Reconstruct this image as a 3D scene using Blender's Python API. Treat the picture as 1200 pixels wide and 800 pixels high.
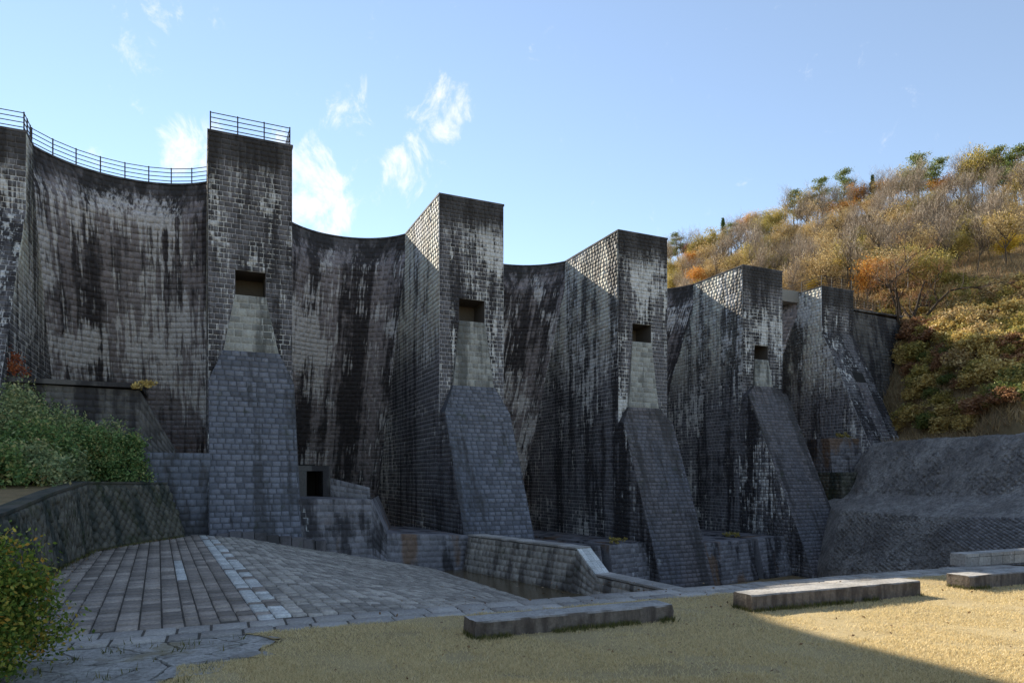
import bpy, math, random
import numpy as np
from mathutils import Vector
R = math.radians
for o in list(bpy.data.objects): bpy.data.objects.remove(o)
rng = np.random.default_rng(7); random.seed(7)
from mathutils import noise as mn
SC = bpy.context.scene; COL = SC.collection

# ------------------------------------------------------------ camera, sky, sun, exposure
E = 3.0                                   # eye height above the lawn
cam = bpy.data.cameras.new('camera'); cam_o = bpy.data.objects.new('camera', cam); COL.objects.link(cam_o)
cam_o.location = (0, 0, E); cam_o.rotation_euler = (R(90), 0, 0)
cam.sensor_width = 36; cam.lens = 24; cam.shift_y = 160/1200; cam.clip_start = .1; cam.clip_end = 5000
SC.camera = cam_o
SUN_AZ, SUN_EL = R(-32), R(27.9)        # azimuth from +Y, clockwise
S = Vector((math.sin(SUN_AZ)*math.cos(SUN_EL), math.cos(SUN_AZ)*math.cos(SUN_EL), math.sin(SUN_EL)))
sun = bpy.data.lights.new('sun', 'SUN'); sun.energy = 5.0; sun.angle = R(.55); sun.color = (1, .90, .74)
sun_o = bpy.data.objects.new('sun', sun); COL.objects.link(sun_o)
sun_o.rotation_euler = (-S).to_track_quat('-Z', 'Y').to_euler(); sun_o.location = S*300

def pdir(x, y): return Vector(((x-600)/800, 1, (560-y)/800)).normalized()
W = bpy.data.worlds.new('World'); SC.world = W; W.use_nodes = True
nt = W.node_tree; nt.nodes.clear(); N = nt.nodes.new; Lk = nt.links.new
out = N('ShaderNodeOutputWorld'); bg = N('ShaderNodeBackground'); Lk(bg.outputs[0], out.inputs[0])
sky = N('ShaderNodeTexSky'); sky.sky_type = 'NISHITA'; sky.sun_disc = False
sky.sun_elevation = SUN_EL; sky.sun_rotation = SUN_AZ; sky.air_density = 1.0; sky.dust_density = 0.0; sky.ozone_density = 1.0
tc = N('ShaderNodeTexCoord')
def math_n(op, a, b=None, c=None, tree=None, clamp=False):
    t = tree or nt
    n = t.nodes.new('ShaderNodeMath'); n.operation = op; n.use_clamp = clamp
    for i, v in enumerate((a, b, c)):
        if v is None: continue
        if isinstance(v, (int, float)): n.inputs[i].default_value = v
        else: t.links.new(v, n.inputs[i])
    return n.outputs[0]
nz = N('ShaderNodeTexNoise'); nz.inputs['Scale'].default_value = 16; nz.inputs['Detail'].default_value = 9; nz.inputs['Roughness'].default_value = .68; nz.inputs['Distortion'].default_value = .45
mp = N('ShaderNodeMapping'); mp.inputs['Scale'].default_value = (1.25, 1, .95); mp.inputs['Rotation'].default_value = (0, R(24), 0)
Lk(tc.outputs['Generated'], mp.inputs[0]); Lk(mp.outputs[0], nz.inputs['Vector'])
mask = None
for (px, py, r, k) in ((530, 112, 2.7, .85), (506, 165, 3.0, 1.0), (480, 200, 2.8, .9), (410, 125, 3.2, .75), (395, 190, 1.8, .6), (352, 215, 4.6, 1.6), (378, 240, 3.2, 1.3), (224, 170, 3.2, 1.4),
                       (160, 28, 3.4, .75), (125, 8, 2.8, .6), (190, 150, 1.8, .5), (560, 215, 2.0, .35), (110, 192, 2.0, .5), (900, -300, 9, .9), (-500, 100, 9, .9), (1500, -150, 10, .8), (200, -500, 12, .9)):
    d = N('ShaderNodeVectorMath'); d.operation = 'DOT_PRODUCT'; Lk(tc.outputs['Generated'], d.inputs[0]); d.inputs[1].default_value = pdir(px, py)
    m = N('ShaderNodeMapRange'); m.interpolation_type = 'SMOOTHSTEP'
    m.inputs[1].default_value = math.cos(R(r)); m.inputs[2].default_value = math.cos(R(r*.15)); m.inputs[3].default_value = 0; m.inputs[4].default_value = k
    Lk(d.outputs['Value'], m.inputs[0])
    mask = m.outputs[0] if mask is None else math_n('MAXIMUM', mask, m.outputs[0])
cl = math_n('ADD', math_n('MULTIPLY', mask, .46), math_n('MULTIPLY_ADD', nz.outputs[0], 2.3, -.65))
cm = N('ShaderNodeMapRange'); cm.interpolation_type = 'SMOOTHSTEP'; Lk(cl, cm.inputs[0])
cm.inputs[1].default_value = .76; cm.inputs[2].default_value = 1.36; cm.inputs[3].default_value = 0; cm.inputs[4].default_value = .92
mixc = N('ShaderNodeMix'); mixc.data_type = 'RGBA'; Lk(cm.outputs[0], mixc.inputs[0])
veil = N('ShaderNodeMix'); veil.data_type = 'RGBA'; veil.inputs[0].default_value = .10; Lk(sky.outputs[0], veil.inputs[6]); veil.inputs[7].default_value = (4.6, 4.6, 4.6, 1)      # thin high haze over the whole sky
Lk(veil.outputs[2], mixc.inputs[6]); mixc.inputs[7].default_value = (5.2, 5.3, 5.5, 1)
Lk(mixc.outputs[2], bg.inputs[0]); bg.inputs[1].default_value = .097
SC.view_settings.view_transform = 'Standard'; SC.view_settings.look = 'None'; SC.view_settings.gamma = 1
SC.view_settings.use_curve_mapping = False; SC.view_settings.exposure = 1.18

# ------------------------------------------------------------ helpers
ORI = {}
def empty(name, loc, label=None, cat=None, group=None, parent=None):
    o = bpy.data.objects.new(name, None); COL.objects.link(o); o.empty_display_size = .3
    loc = np.array(loc, float); ORI[o.name] = loc
    if parent is not None: o.parent = parent; o.location = loc-ORI[parent.name]
    else: o.location = loc
    tag(o, label, cat, group); return o
def tag(o, label=None, cat=None, group=None, kind=None):
    if label: o['label'] = label
    if cat: o['category'] = cat
    if group: o['group'] = group
    if kind: o['kind'] = kind
    return o
def mesh(name, verts, faces, mat, smooth=False, attr=None):
    """faces: ndarray (n,k) or list of tuples"""
    m = bpy.data.meshes.new(name); v = np.asarray(verts, np.float32).reshape(-1, 3)
    if isinstance(faces, np.ndarray):
        n, k = faces.shape
        m.vertices.add(len(v)); m.vertices.foreach_set('co', v.ravel())
        m.loops.add(n*k); m.loops.foreach_set('vertex_index', faces.astype(np.int32).ravel())
        m.polygons.add(n); m.polygons.foreach_set('loop_start', np.arange(0, n*k, k, dtype=np.int32))
        m.update(calc_edges=True)
    else:
        m.from_pydata([tuple(map(float, p)) for p in v], [], faces); m.update()
    if smooth: m.polygons.foreach_set('use_smooth', np.ones(len(m.polygons), bool))
    if attr is not None:
        a = m.attributes.new('rnd', 'FLOAT', 'FACE'); a.data.foreach_set('value', np.asarray(attr, np.float32))
    if mat: m.materials.append(mat)
    return m
def obj(name, me, parent=None, world=None):
    """mesh in world coordinates; world = origin of mesh coordinates"""
    o = bpy.data.objects.new(name, me); COL.objects.link(o)
    w = np.zeros(3) if world is None else np.array(world, float); ORI[o.name] = w
    if parent is not None: o.parent = parent; o.location = w-ORI[parent.name]
    else: o.location = w
    return o
def add(name, verts, faces, mat, parent=None, smooth=False, attr=None):
    v = np.asarray(verts, float).reshape(-1, 3); c = (v.min(0)+v.max(0))/2; c[2] = v[:, 2].min()
    return obj(name, mesh(name, v-c, faces, mat, smooth, attr), parent, c)
def box_vf(lo, hi):
    x0, y0, z0 = lo; x1, y1, z1 = hi
    v = [(x0,y0,z0),(x1,y0,z0),(x1,y1,z0),(x0,y1,z0),(x0,y0,z1),(x1,y0,z1),(x1,y1,z1),(x0,y1,z1)]
    return v, [(3,2,1,0),(4,5,6,7),(0,1,5,4),(1,2,6,5),(2,3,7,6),(3,0,4,7)]
class MB:
    def __init__(s): s.v = []; s.f = []; s.n = 0
    def put(s, v, f):
        s.f += [tuple(i+s.n for i in q) for q in f]; s.v += [tuple(map(float, p)) for p in v]; s.n += len(v)
    def hexa(s, bot, top):            # two loops of 4
        s.put(list(bot)+list(top), [(3,2,1,0),(4,5,6,7),(0,1,5,4),(1,2,6,5),(2,3,7,6),(3,0,4,7)])
    def tube(s, p0, p1, r0, r1, k=5):
        p0 = Vector(p0); p1 = Vector(p1); d = (p1-p0)
        if d.length < 1e-5: return
        d.normalize(); a = d.orthogonal().normalized(); b = d.cross(a)
        v = []
        for p, r in ((p0, r0), (p1, r1)):
            for i in range(k):
                t = 2*math.pi*i/k; v.append(p+a*(math.cos(t)*r)+b*(math.sin(t)*r))
        f = [(i, (i+1) % k, k+(i+1) % k, k+i) for i in range(k)]+[tuple(range(k-1, -1, -1)), tuple(range(k, 2*k))]
        s.put(v, f)
    def build(s, name, mat, parent=None, smooth=False): return add(name, s.v, s.f, mat, parent, smooth)
def P(x, y, D): return np.array([(x-600)/800*D, D, E+(560-y)/800*D])
def G(x, y, z=0.): D = 800*(E-z)/(y-560); return np.array([(x-600)/800*D, D, z])

# ------------------------------------------------------------ materials
class Mat:
    def __init__(s, name):
        s.m = bpy.data.materials.new(name); s.m.use_nodes = True; s.t = s.m.node_tree; s.t.nodes.clear()
        s.out = s.n('ShaderNodeOutputMaterial'); s.b = s.n('ShaderNodeBsdfPrincipled'); s.l(s.b.outputs[0], s.out.inputs[0])
        s.b.inputs['Roughness'].default_value = .9; s.b.inputs['Specular IOR Level'].default_value = .25
        g = s.n('ShaderNodeNewGeometry'); s.pos = g.outputs['Position']; s.isl = g.outputs['Random Per Island']; s.nrm = g.outputs['Normal']
    def n(s, t): return s.t.nodes.new(t)
    def l(s, a, b): s.t.links.new(a, b)
    def math(s, op, a, b=None, c=None, clamp=False): return math_n(op, a, b, c, s.t, clamp)
    def noise(s, scale, detail=4, rough=.55, vec=None, sc=None, rot=None, w=None, dist=0):
        n = s.n('ShaderNodeTexNoise'); n.inputs['Scale'].default_value = scale; n.inputs['Detail'].default_value = detail; n.inputs['Roughness'].default_value = rough; n.inputs['Distortion'].default_value = dist
        v = vec or s.pos
        if sc or rot:
            m = s.n('ShaderNodeMapping')
            if sc: m.inputs['Scale'].default_value = sc
            if rot: m.inputs['Rotation'].default_value = rot
            s.l(v, m.inputs[0]); v = m.outputs[0]
        s.l(v, n.inputs['Vector']); return n.outputs[0]
    def ramp(s, v, lo, hi, a=0., b=1., smooth=True):
        m = s.n('ShaderNodeMapRange'); m.interpolation_type = 'SMOOTHSTEP' if smooth else 'LINEAR'
        s.l(v, m.inputs[0]); 
        for i, q in zip((1, 2, 3, 4), (lo, hi, a, b)): m.inputs[i].default_value = q
        return m.outputs[0]
    def mix(s, f, a, b, mode='MIX'):
        m = s.n('ShaderNodeMix'); m.data_type = 'RGBA'; m.blend_type = mode
        if isinstance(f, (int, float)): m.inputs[0].default_value = f
        else: s.l(f, m.inputs[0])
        for i, c in ((6, a), (7, b)):
            if isinstance(c, (tuple, list)): m.inputs[i].default_value = (*c[:3], 1)
            else: s.l(c, m.inputs[i])
        return m.outputs[2]
    def crgb(s, v, stops):
        r = s.n('ShaderNodeValToRGB'); e = r.color_ramp.elements
        while len(e) < len(stops): e.new(.5)
        for q, (p, c) in zip(e, stops): q.position = p; q.color = (*c, 1)
        s.l(v, r.inputs[0]); return r.outputs[0]
    def rnd(s):
        a = s.n('ShaderNodeAttribute'); a.attribute_name = 'rnd'; o = s.n('ShaderNodeObjectInfo')
        return s.math('FRACT', s.math('ADD', a.outputs['Fac'], o.outputs['Random']))
    def col(s, c):
        if isinstance(c, (tuple, list)): s.b.inputs['Base Color'].default_value = (*c[:3], 1)
        else: s.l(c, s.b.inputs['Base Color'])
    def bump(s, h, strength=.5, dist=.02):
        b = s.n('ShaderNodeBump'); b.inputs['Strength'].default_value = strength; b.inputs['Distance'].default_value = dist
        s.l(h, b.inputs['Height']); s.l(b.outputs[0], s.b.inputs['Normal'])
    def z(s):
        x = s.n('ShaderNodeSeparateXYZ'); s.l(s.pos, x.inputs[0]); return x.outputs[2]

ANG = R(24.5); LEAN = .49
def stone_mat(name, base, dark, white, wamt, bamt, tint=None, topdark=None, moss=0, orange=0, mortar=False, seed=0, wscale=1.0, coarse=1.0, varamt=.45, shear=0., mg=2.3, blen=.055, rvw=.10, upper=None, bigw=.45):
    """masonry weathered by vertical runs of lime (white) and black algae; runs are stretched along world z"""
    M = Mat(name); rv = M.rnd()
    if shear:       # follow the fall line of a leaning face
        sx = M.n('ShaderNodeVectorMath'); sx.operation = 'SCALE'; sx.inputs[0].default_value = (math.sin(ANG)*shear, -math.cos(ANG)*shear, 0); M.l(M.z(), sx.inputs['Scale'])
        ad = M.n('ShaderNodeVectorMath'); M.l(M.pos, ad.inputs[0]); M.l(sx.outputs[0], ad.inputs[1]); V = ad.outputs[0]
    else: V = M.pos
    big = M.noise(.16, 3, .5, sc=(1, 1, .8), rot=(0, 0, seed))
    st1 = M.noise(1.0*wscale, 5, .62, vec=V, sc=(2.0, 2.0, .13), rot=(0, 0, .3+seed))
    st2 = M.noise(1.0*coarse, 4, .6, vec=V, sc=(.75, .75, blen), rot=(0, 0, 1.1+seed))
    st3 = M.noise(1.0*wscale, 4, .6, vec=V, sc=(4.5, 4.5, .5), rot=(0, 0, .7+seed))
    fine = M.noise(9, 5, .65)
    c = M.mix(M.math('MULTIPLY', rv, varamt*2, clamp=True), tuple(x*.72 for x in base), tuple(x*1.3 for x in base))
    if upper:       # less algae high on the flank; stone there also lightened to paint in sunlight
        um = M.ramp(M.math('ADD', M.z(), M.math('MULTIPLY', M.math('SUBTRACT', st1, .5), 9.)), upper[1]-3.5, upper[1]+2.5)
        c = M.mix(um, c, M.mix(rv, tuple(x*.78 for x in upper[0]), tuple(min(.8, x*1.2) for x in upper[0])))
    if tint: c = M.mix(M.ramp(big, .4, .65, 0, .6), c, tint)
    if mortar: c = M.mix(.75, c, tuple(min(1, x*mg) for x in base))
    # black runs
    iso = M.noise(.75, 5, .65, rot=(.4, .2, seed))
    bl = M.ramp(M.math('ADD', M.math('ADD', st2, M.math('MULTIPLY', st1, .28)), M.math('MULTIPLY', M.math('SUBTRACT', iso, .5), .4)), .67-.16*bamt, .79-.12*bamt)
    c = M.mix(M.math('MULTIPLY', bl, .88), c, dark)
    # white lime runs
    wf = M.math('ADD', M.math('ADD', M.math('MULTIPLY', st1, .46), M.math('MULTIPLY', st3, .26)), M.math('MULTIPLY', iso, .28))
    wf = M.math('ADD', wf, M.math('MULTIPLY', M.math('SUBTRACT', big, .5), bigw))
    wf = M.math('ADD', wf, M.math('MULTIPLY', M.math('SUBTRACT', rv, .5), rvw if not mortar else 0.))
    off = .05 if mortar else 0
    wh = M.ramp(wf, .66-.16*wamt-off, .73-.15*wamt-off)
    if topdark:
        zt, ln = topdark
        td = M.ramp(M.math('ADD', M.z(), M.math('MULTIPLY', M.math('SUBTRACT', st1, .5), 5.0)), zt-ln*.65, zt-ln*.25)
        wh = M.math('MULTIPLY', wh, M.math('SUBTRACT', 1, td))
        c = M.mix(M.math('MULTIPLY', td, .75), c, (.040, .036, .034))
    c = M.mix(M.math('MULTIPLY', wh, .85), c, white)
    if orange:
        og = M.ramp(M.noise(.5, 3, .5, sc=(1, 1, .35)), .62-.08*orange, .70-.08*orange)
        c = M.mix(M.math('MULTIPLY', og, .8), c, (.20, .12, .07))
    if moss:
        ms = M.ramp(M.noise(.9, 4, .6), .62-.12*moss, .78-.12*moss)
        c = M.mix(M.math('MULTIPLY', ms, .7), c, (.045, .055, .02))
    c = M.mix(M.ramp(fine, .3, .75, .35, 0), c, (.04, .04, .04))
    M.col(c); M.bump(M.math('ADD', fine, M.math('MULTIPLY', M.noise(2.7, 3, .5), 1.2)), .55, .035)
    M.b.inputs['Roughness'].default_value = .85
    return M.m
def pair(name, **k):
    return stone_mat(name+'_stone', **k), stone_mat(name+'_mortar', mortar=True, **k)
DK = (.028, .025, .028)
M_front = pair('front', base=(.155, .148, .155), dark=DK, white=(.82, .81, .79), wamt=.88, bamt=.66, topdark=(23, 4.2), mg=3.2, wscale=1.4, rvw=.06)
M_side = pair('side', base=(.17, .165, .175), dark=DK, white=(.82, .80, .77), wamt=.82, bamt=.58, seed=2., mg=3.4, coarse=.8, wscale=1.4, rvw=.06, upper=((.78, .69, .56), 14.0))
M_arch = stone_mat('arch_stone', base=(.38, .34, .35), dark=(.022, .019, .023), white=(.88, .85, .85), wamt=1.0, bamt=.72, topdark=(23, 3.0), seed=.9, wscale=1.6, coarse=1.0, blen=.04, shear=-LEAN, rvw=.02, varamt=.3, bigw=.7)
M_arch = (M_arch, M_arch)
M_toe = pair('toe', base=(.165, .17, .195), dark=(.07, .07, .075), white=(.42, .42, .42), wamt=-.2, bamt=.15, tint=(.12, .135, .17), seed=3., varamt=.7, moss=.15, shear=.4, mg=.5)
M_toe2 = pair('toe_worn', base=(.165, .148, .15), dark=(.065, .06, .06), white=(.42, .42, .42), wamt=-.1, bamt=.25, tint=(.13, .14, .17), seed=5., varamt=.7, moss=.25, shear=.42, mg=.5)
M_panel = pair('chute', base=(.37, .365, .33), dark=(.12, .12, .11), white=(.56, .56, .52), wamt=.25, bamt=.4, seed=4., mg=1.2)
M_found = pair('foundation', base=(.22, .21, .22), dark=DK, white=(.56, .57, .57), wamt=.1, bamt=.4, orange=.6, seed=6., mg=1.2)
M_wing = pair('wing', base=(.15, .14, .13), dark=DK, white=(.4, .39, .37), wamt=-.05, bamt=.5, seed=9., mg=1.)
M_bank = pair('bank', base=(.14, .13, .10), dark=(.03, .04, .032), white=(.32, .33, .26), wamt=-.2, bamt=.4, moss=1.0, seed=7., mg=.6)
M_chan = pair('channel', base=(.36, .33, .285), dark=(.10, .09, .08), white=(.6, .6, .57), wamt=.1, bamt=.2, seed=8., moss=.2, mg=1.2)

def paver_mat(name, base, var, lichen, lamt, moss=.3, rough=.8):
    M = Mat(name); rv = M.rnd()
    c = M.mix(rv, tuple(x*(1-var) for x in base), tuple(x*(1+var) for x in base))
    pt = M.noise(.35, 4, .6); c = M.mix(M.ramp(pt, .45, .65, 0, .55), c, tuple(x*.55 for x in base))
    lc = M.ramp(M.noise(2.2, 7, .7), .66-.2*lamt, .74-.15*lamt); c = M.mix(M.math('MULTIPLY', lc, .75), c, lichen)
    ms = M.ramp(M.noise(.8, 5, .65), .60, .75); c = M.mix(M.math('MULTIPLY', ms, moss), c, (.07, .07, .03))
    f = M.noise(14, 6, .7); c = M.mix(M.ramp(f, .35, .7, .4, 0), c, (.03, .03, .028))
    M.col(c); M.bump(M.math('ADD', f, M.noise(4, 3)), .6, .025); M.b.inputs['Roughness'].default_value = rough
    return M.m
M_paver = paver_mat('paver', (.38, .325, .275), .42, (.52, .50, .48), .25)
M_paver2 = paver_mat('paver_small', (.48, .435, .375), .4, (.6, .58, .55), .35)
M_pale = paver_mat('pale_paver', (.76, .76, .72), .2, (.82, .82, .8), .5, .15)
def slab_mat():
    M = Mat('rough_slab'); a = M.noise(1.6, 8, .72, dist=.5); b = M.noise(11, 8, .75); d = M.noise(.7, 5, .6)
    c = M.crgb(a, [(.32, (.26, .245, .22)), (.46, (.50, .48, .445)), (.6, (.68, .66, .63)), (.72, (.78, .77, .75))])
    c = M.mix(M.rnd(), c, M.mix(.35, c, (.2, .18, .15))); c = M.mix(M.ramp(b, .36, .55, .6, 0), c, (.16, .145, .12)); c = M.mix(M.ramp(d, .56, .68, 0, .65), c, (.30, .25, .14))
    M.col(c); M.bump(M.math('ADD', M.math('MULTIPLY', a, 2.5), b), 1., .07); return M.m
M_slab = slab_mat()
M_kerb = paver_mat('kerb', (.46, .43, .39), .25, (.62, .61, .58), .4, .25)
M_joint = paver_mat('joint', (.11, .095, .075), .1, (.15, .145, .12), .0, .8)
def bench_mat():
    M = Mat('bench_stone'); f = M.noise(16, 6, .7); s = M.noise(1, 4, .6, sc=(5, 5, 1.2))
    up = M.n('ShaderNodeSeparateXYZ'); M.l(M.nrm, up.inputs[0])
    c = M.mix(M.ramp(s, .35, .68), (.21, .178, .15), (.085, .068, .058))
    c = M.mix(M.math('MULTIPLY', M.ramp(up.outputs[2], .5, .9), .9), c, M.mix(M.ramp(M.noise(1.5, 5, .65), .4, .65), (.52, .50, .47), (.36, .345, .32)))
    c = M.mix(M.ramp(M.noise(3.2, 4, .6), .62, .72, 0, .6), c, (.06, .065, .025))
    c = M.mix(M.ramp(f, .35, .7, .4, 0), c, (.05, .045, .04)); M.col(c); M.bump(M.math('ADD', f, M.noise(5, 4)), .8, .03); return M.m
M_bench = bench_mat()
def lawn_mat():
    M = Mat('lawn_soil'); a = M.noise(.35, 5, .6); b = M.noise(5, 6, .7); f = M.noise(40, 4, .7)
    c = M.crgb(a, [(.3, (.30, .225, .11)), (.5, (.42, .325, .165)), (.7, (.52, .41, .22))])
    c = M.mix(M.ramp(b, .42, .68, 0, .6), c, (.36, .285, .15)); c = M.mix(M.ramp(M.noise(.9, 5, .65), .56, .72, 0, .6), c, (.29, .24, .165))
    c = M.mix(M.ramp(f, .35, .65, .45, 0), c, (.20, .155, .08)); M.col(c); M.bump(M.math('ADD', f, b), .5, .02); return M.m
M_lawn = lawn_mat()
def blade_mat(name, stops, trans=.25, scale=.5):
    M = Mat(name); v = M.math('ADD', M.math('MULTIPLY', M.isl, .55), M.math('MULTIPLY', M.noise(scale, 3), .45))
    c = M.crgb(v, stops); M.col(c); M.b.inputs['Roughness'].default_value = .6
    if trans:
        t = M.n('ShaderNodeBsdfTranslucent'); M.l(c, t.inputs[0]); mx = M.n('ShaderNodeMixShader'); mx.inputs[0].default_value = trans
        M.l(M.b.outputs[0], mx.inputs[1]); M.l(t.outputs[0], mx.inputs[2]); M.l(mx.outputs[0], M.out.inputs[0])
    return M.m
M_blade = blade_mat('dry_grass', [(.2, (.52, .41, .20)), (.45, (.74, .60, .33)), (.62, (.80, .67, .40)), (.8, (.62, .51, .25))], .3)
M_weed = blade_mat('weed', [(.2, (.05, .07, .015)), (.5, (.12, .13, .035)), (.8, (.26, .22, .09))])
M_litter = blade_mat('litter', [(.2, (.09, .05, .025)), (.5, (.20, .11, .05)), (.8, (.30, .20, .10))], .1)
M_azalea = blade_mat('azalea_leaf', [(.2, (0.055, 0.109, 0.037)), (.45, (0.124, 0.216, 0.069)), (.65, (0.231, 0.324, 0.109)), (.82, (0.494, 0.401, 0.155))], .25, .6)
M_azalea2 = blade_mat('azalea_leaf_grey', [(.2, (0.099, 0.147, 0.065)), (.5, (0.246, 0.311, 0.147)), (.75, (0.459, 0.459, 0.213)), (.85, (0.590, 0.360, 0.196))], .25, .6)
M_nearleaf = blade_mat('glossy_leaf', [(.15, (.04, .08, .014)), (.4, (.10, .17, .03)), (.58, (.20, .27, .045)), (.7, (.36, .33, .06)), (.82, (.55, .24, .03))], .3, 1.3)
M_core = Mat('shrub_wood'); M_core.col((.035, .027, .018)); M_core = M_core.m
LEAF = {
 'orange': blade_mat('leaf_orange', [(.2, (0.390, 0.166, 0.037)), (.5, (0.630, 0.300, 0.060)), (.8, (0.750, 0.450, 0.120))], .3, .3),
 'yellow': blade_mat('leaf_yellow', [(.2, (.40, .27, .03)), (.5, (.60, .43, .05)), (.8, (.66, .52, .10))], .35, .3),
 'olive': blade_mat('leaf_olive', [(.2, (0.206, 0.188, 0.056)), (.5, (0.394, 0.328, 0.094)), (.8, (0.619, 0.469, 0.131))], .3, .3),
 'pine': blade_mat('leaf_pine', [(.2, (0.078, 0.121, 0.040)), (.5, (0.177, 0.231, 0.066)), (.8, (0.309, 0.332, 0.099))], .2, .3),
 'conifer': blade_mat('leaf_conifer', [(.2, (0.032, 0.072, 0.025)), (.5, (0.072, 0.134, 0.040)), (.8, (0.134, 0.190, 0.054))], .2, .3),
 'red': blade_mat('leaf_red', [(.2, (0.260, 0.065, 0.033)), (.5, (0.416, 0.117, 0.046)), (.8, (0.468, 0.208, 0.078))], .3, .3),
 'bare': blade_mat('twig', [(.2, (.27, .205, .15)), (.5, (.44, .345, .25)), (.8, (.54, .43, .31))], 0, .3),
 'tan': blade_mat('leaf_tan', [(.2, (.36, .25, .12)), (.5, (.52, .38, .17)), (.8, (.64, .49, .22))], .25, .3),
 'rust': blade_mat('leaf_rust', [(.2, (0.182, 0.091, 0.050)), (.5, (0.347, 0.174, 0.083)), (.8, (0.479, 0.281, 0.132))], .25, .4),
 'green': blade_mat('leaf_green', [(.2, (0.064, 0.100, 0.026)), (.5, (0.162, 0.198, 0.050)), (.8, (0.324, 0.306, 0.090))], .25, .4),
 'ylgrass': blade_mat('leaf_strawy', [(.2, (0.316, 0.221, 0.078)), (.5, (0.601, 0.442, 0.142)), (.8, (0.759, 0.601, 0.238))], .25, .4),
}
M_brush = blade_mat('dry_brush', [(.2, (.22, .15, .075)), (.45, (.40, .28, .15)), (.6, (.50, .37, .20)), (.8, (.34, .25, .10))], .2, .15)
def bark_mat(name, c0, c1):
    M = Mat(name); M.col(M.mix(M.noise(6, 4, .6, sc=(1, 1, .3)), c0, c1)); return M.m
M_bark = bark_mat('bark', (.06, .045, .033), (.17, .135, .10))
M_barkd = bark_mat('dark_bark', (.022, .017, .013), (.075, .055, .04))
M_barkp = bark_mat('pale_bark', (.15, .12, .09), (.32, .27, .21))
def plain(name, c, rough=.7, metal=0):
    M = Mat(name); M.col(M.mix(M.noise(7, 4), tuple(x*.75 for x in c), tuple(x*1.2 for x in c))); M.b.inputs['Roughness'].default_value = rough; M.b.inputs['Metallic'].default_value = metal; return M.m
M_rail = plain('rail_paint', (.05, .038, .032), .6)
M_steel = plain('pale_metal', (.55, .55, .53), .5)
M_conc = plain('concrete', (.26, .245, .22), .9); M_open = plain('recess_stone', (.12, .105, .09), .95)
M_dark = plain('hole_shade', (.03, .028, .026), .95)  # near-black that paints in the shade inside openings
def hill_mat():
    M = Mat('hillside_soil'); a = M.noise(.12, 5, .6); b = M.noise(1.3, 6, .7)
    c = M.crgb(a, [(.3, (.17, .12, .06)), (.5, (.27, .195, .10)), (.7, (.36, .265, .14))]); c = M.mix(M.ramp(b, .4, .7, 0, .6), c, (.13, .10, .045))
    M.col(c); M.bump(b, .8, .3); return M.m
M_hill = hill_mat()
def slope_mat():
    M = Mat('sprayed_concrete'); a = M.noise(.25, 5, .62); b = M.noise(2.2, 7, .7); s = M.noise(1, 8, .72, sc=(1.6, 1.6, .22), dist=.3)
    c = M.crgb(a, [(.32, (.26, .235, .21)), (.5, (.42, .385, .345)), (.68, (.58, .54, .49))])
    c = M.mix(M.ramp(s, .38, .72, 0, .6), c, (.12, .115, .118)); c = M.mix(M.ramp(b, .56, .72, 0, .5), c, (.48, .47, .45)); c = M.mix(M.ramp(b, .3, .45, .5, 0), c, (.08, .076, .076))
    fn = M.noise(5, 8, .75); c = M.mix(M.ramp(fn, .38, .6, .5, 0), c, (.07, .063, .06)); M.col(c); M.bump(M.math('ADD', M.math('ADD', b, M.math('MULTIPLY', fn, .7)), M.noise(.9, 4)), 1, .3); return M.m
M_slope = slope_mat()
M_slopest = paver_mat('slope_stone', (.26, .245, .24), .3, (.46, .46, .45), .2, .2)
M_slopemo = paver_mat('slope_mortar', (.34, .335, .32), .1, (.45, .45, .44), .3, .1)
def water_mat():
    M = Mat('pond_water'); M.col((.12, .09, .05)); M.b.inputs['Roughness'].default_value = .16; M.b.inputs['Specular IOR Level'].default_value = .5
    M.bump(M.noise(3, 4, .5, sc=(1, 1.6, 1)), .12, .03); return M.m
M_water = water_mat()

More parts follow.
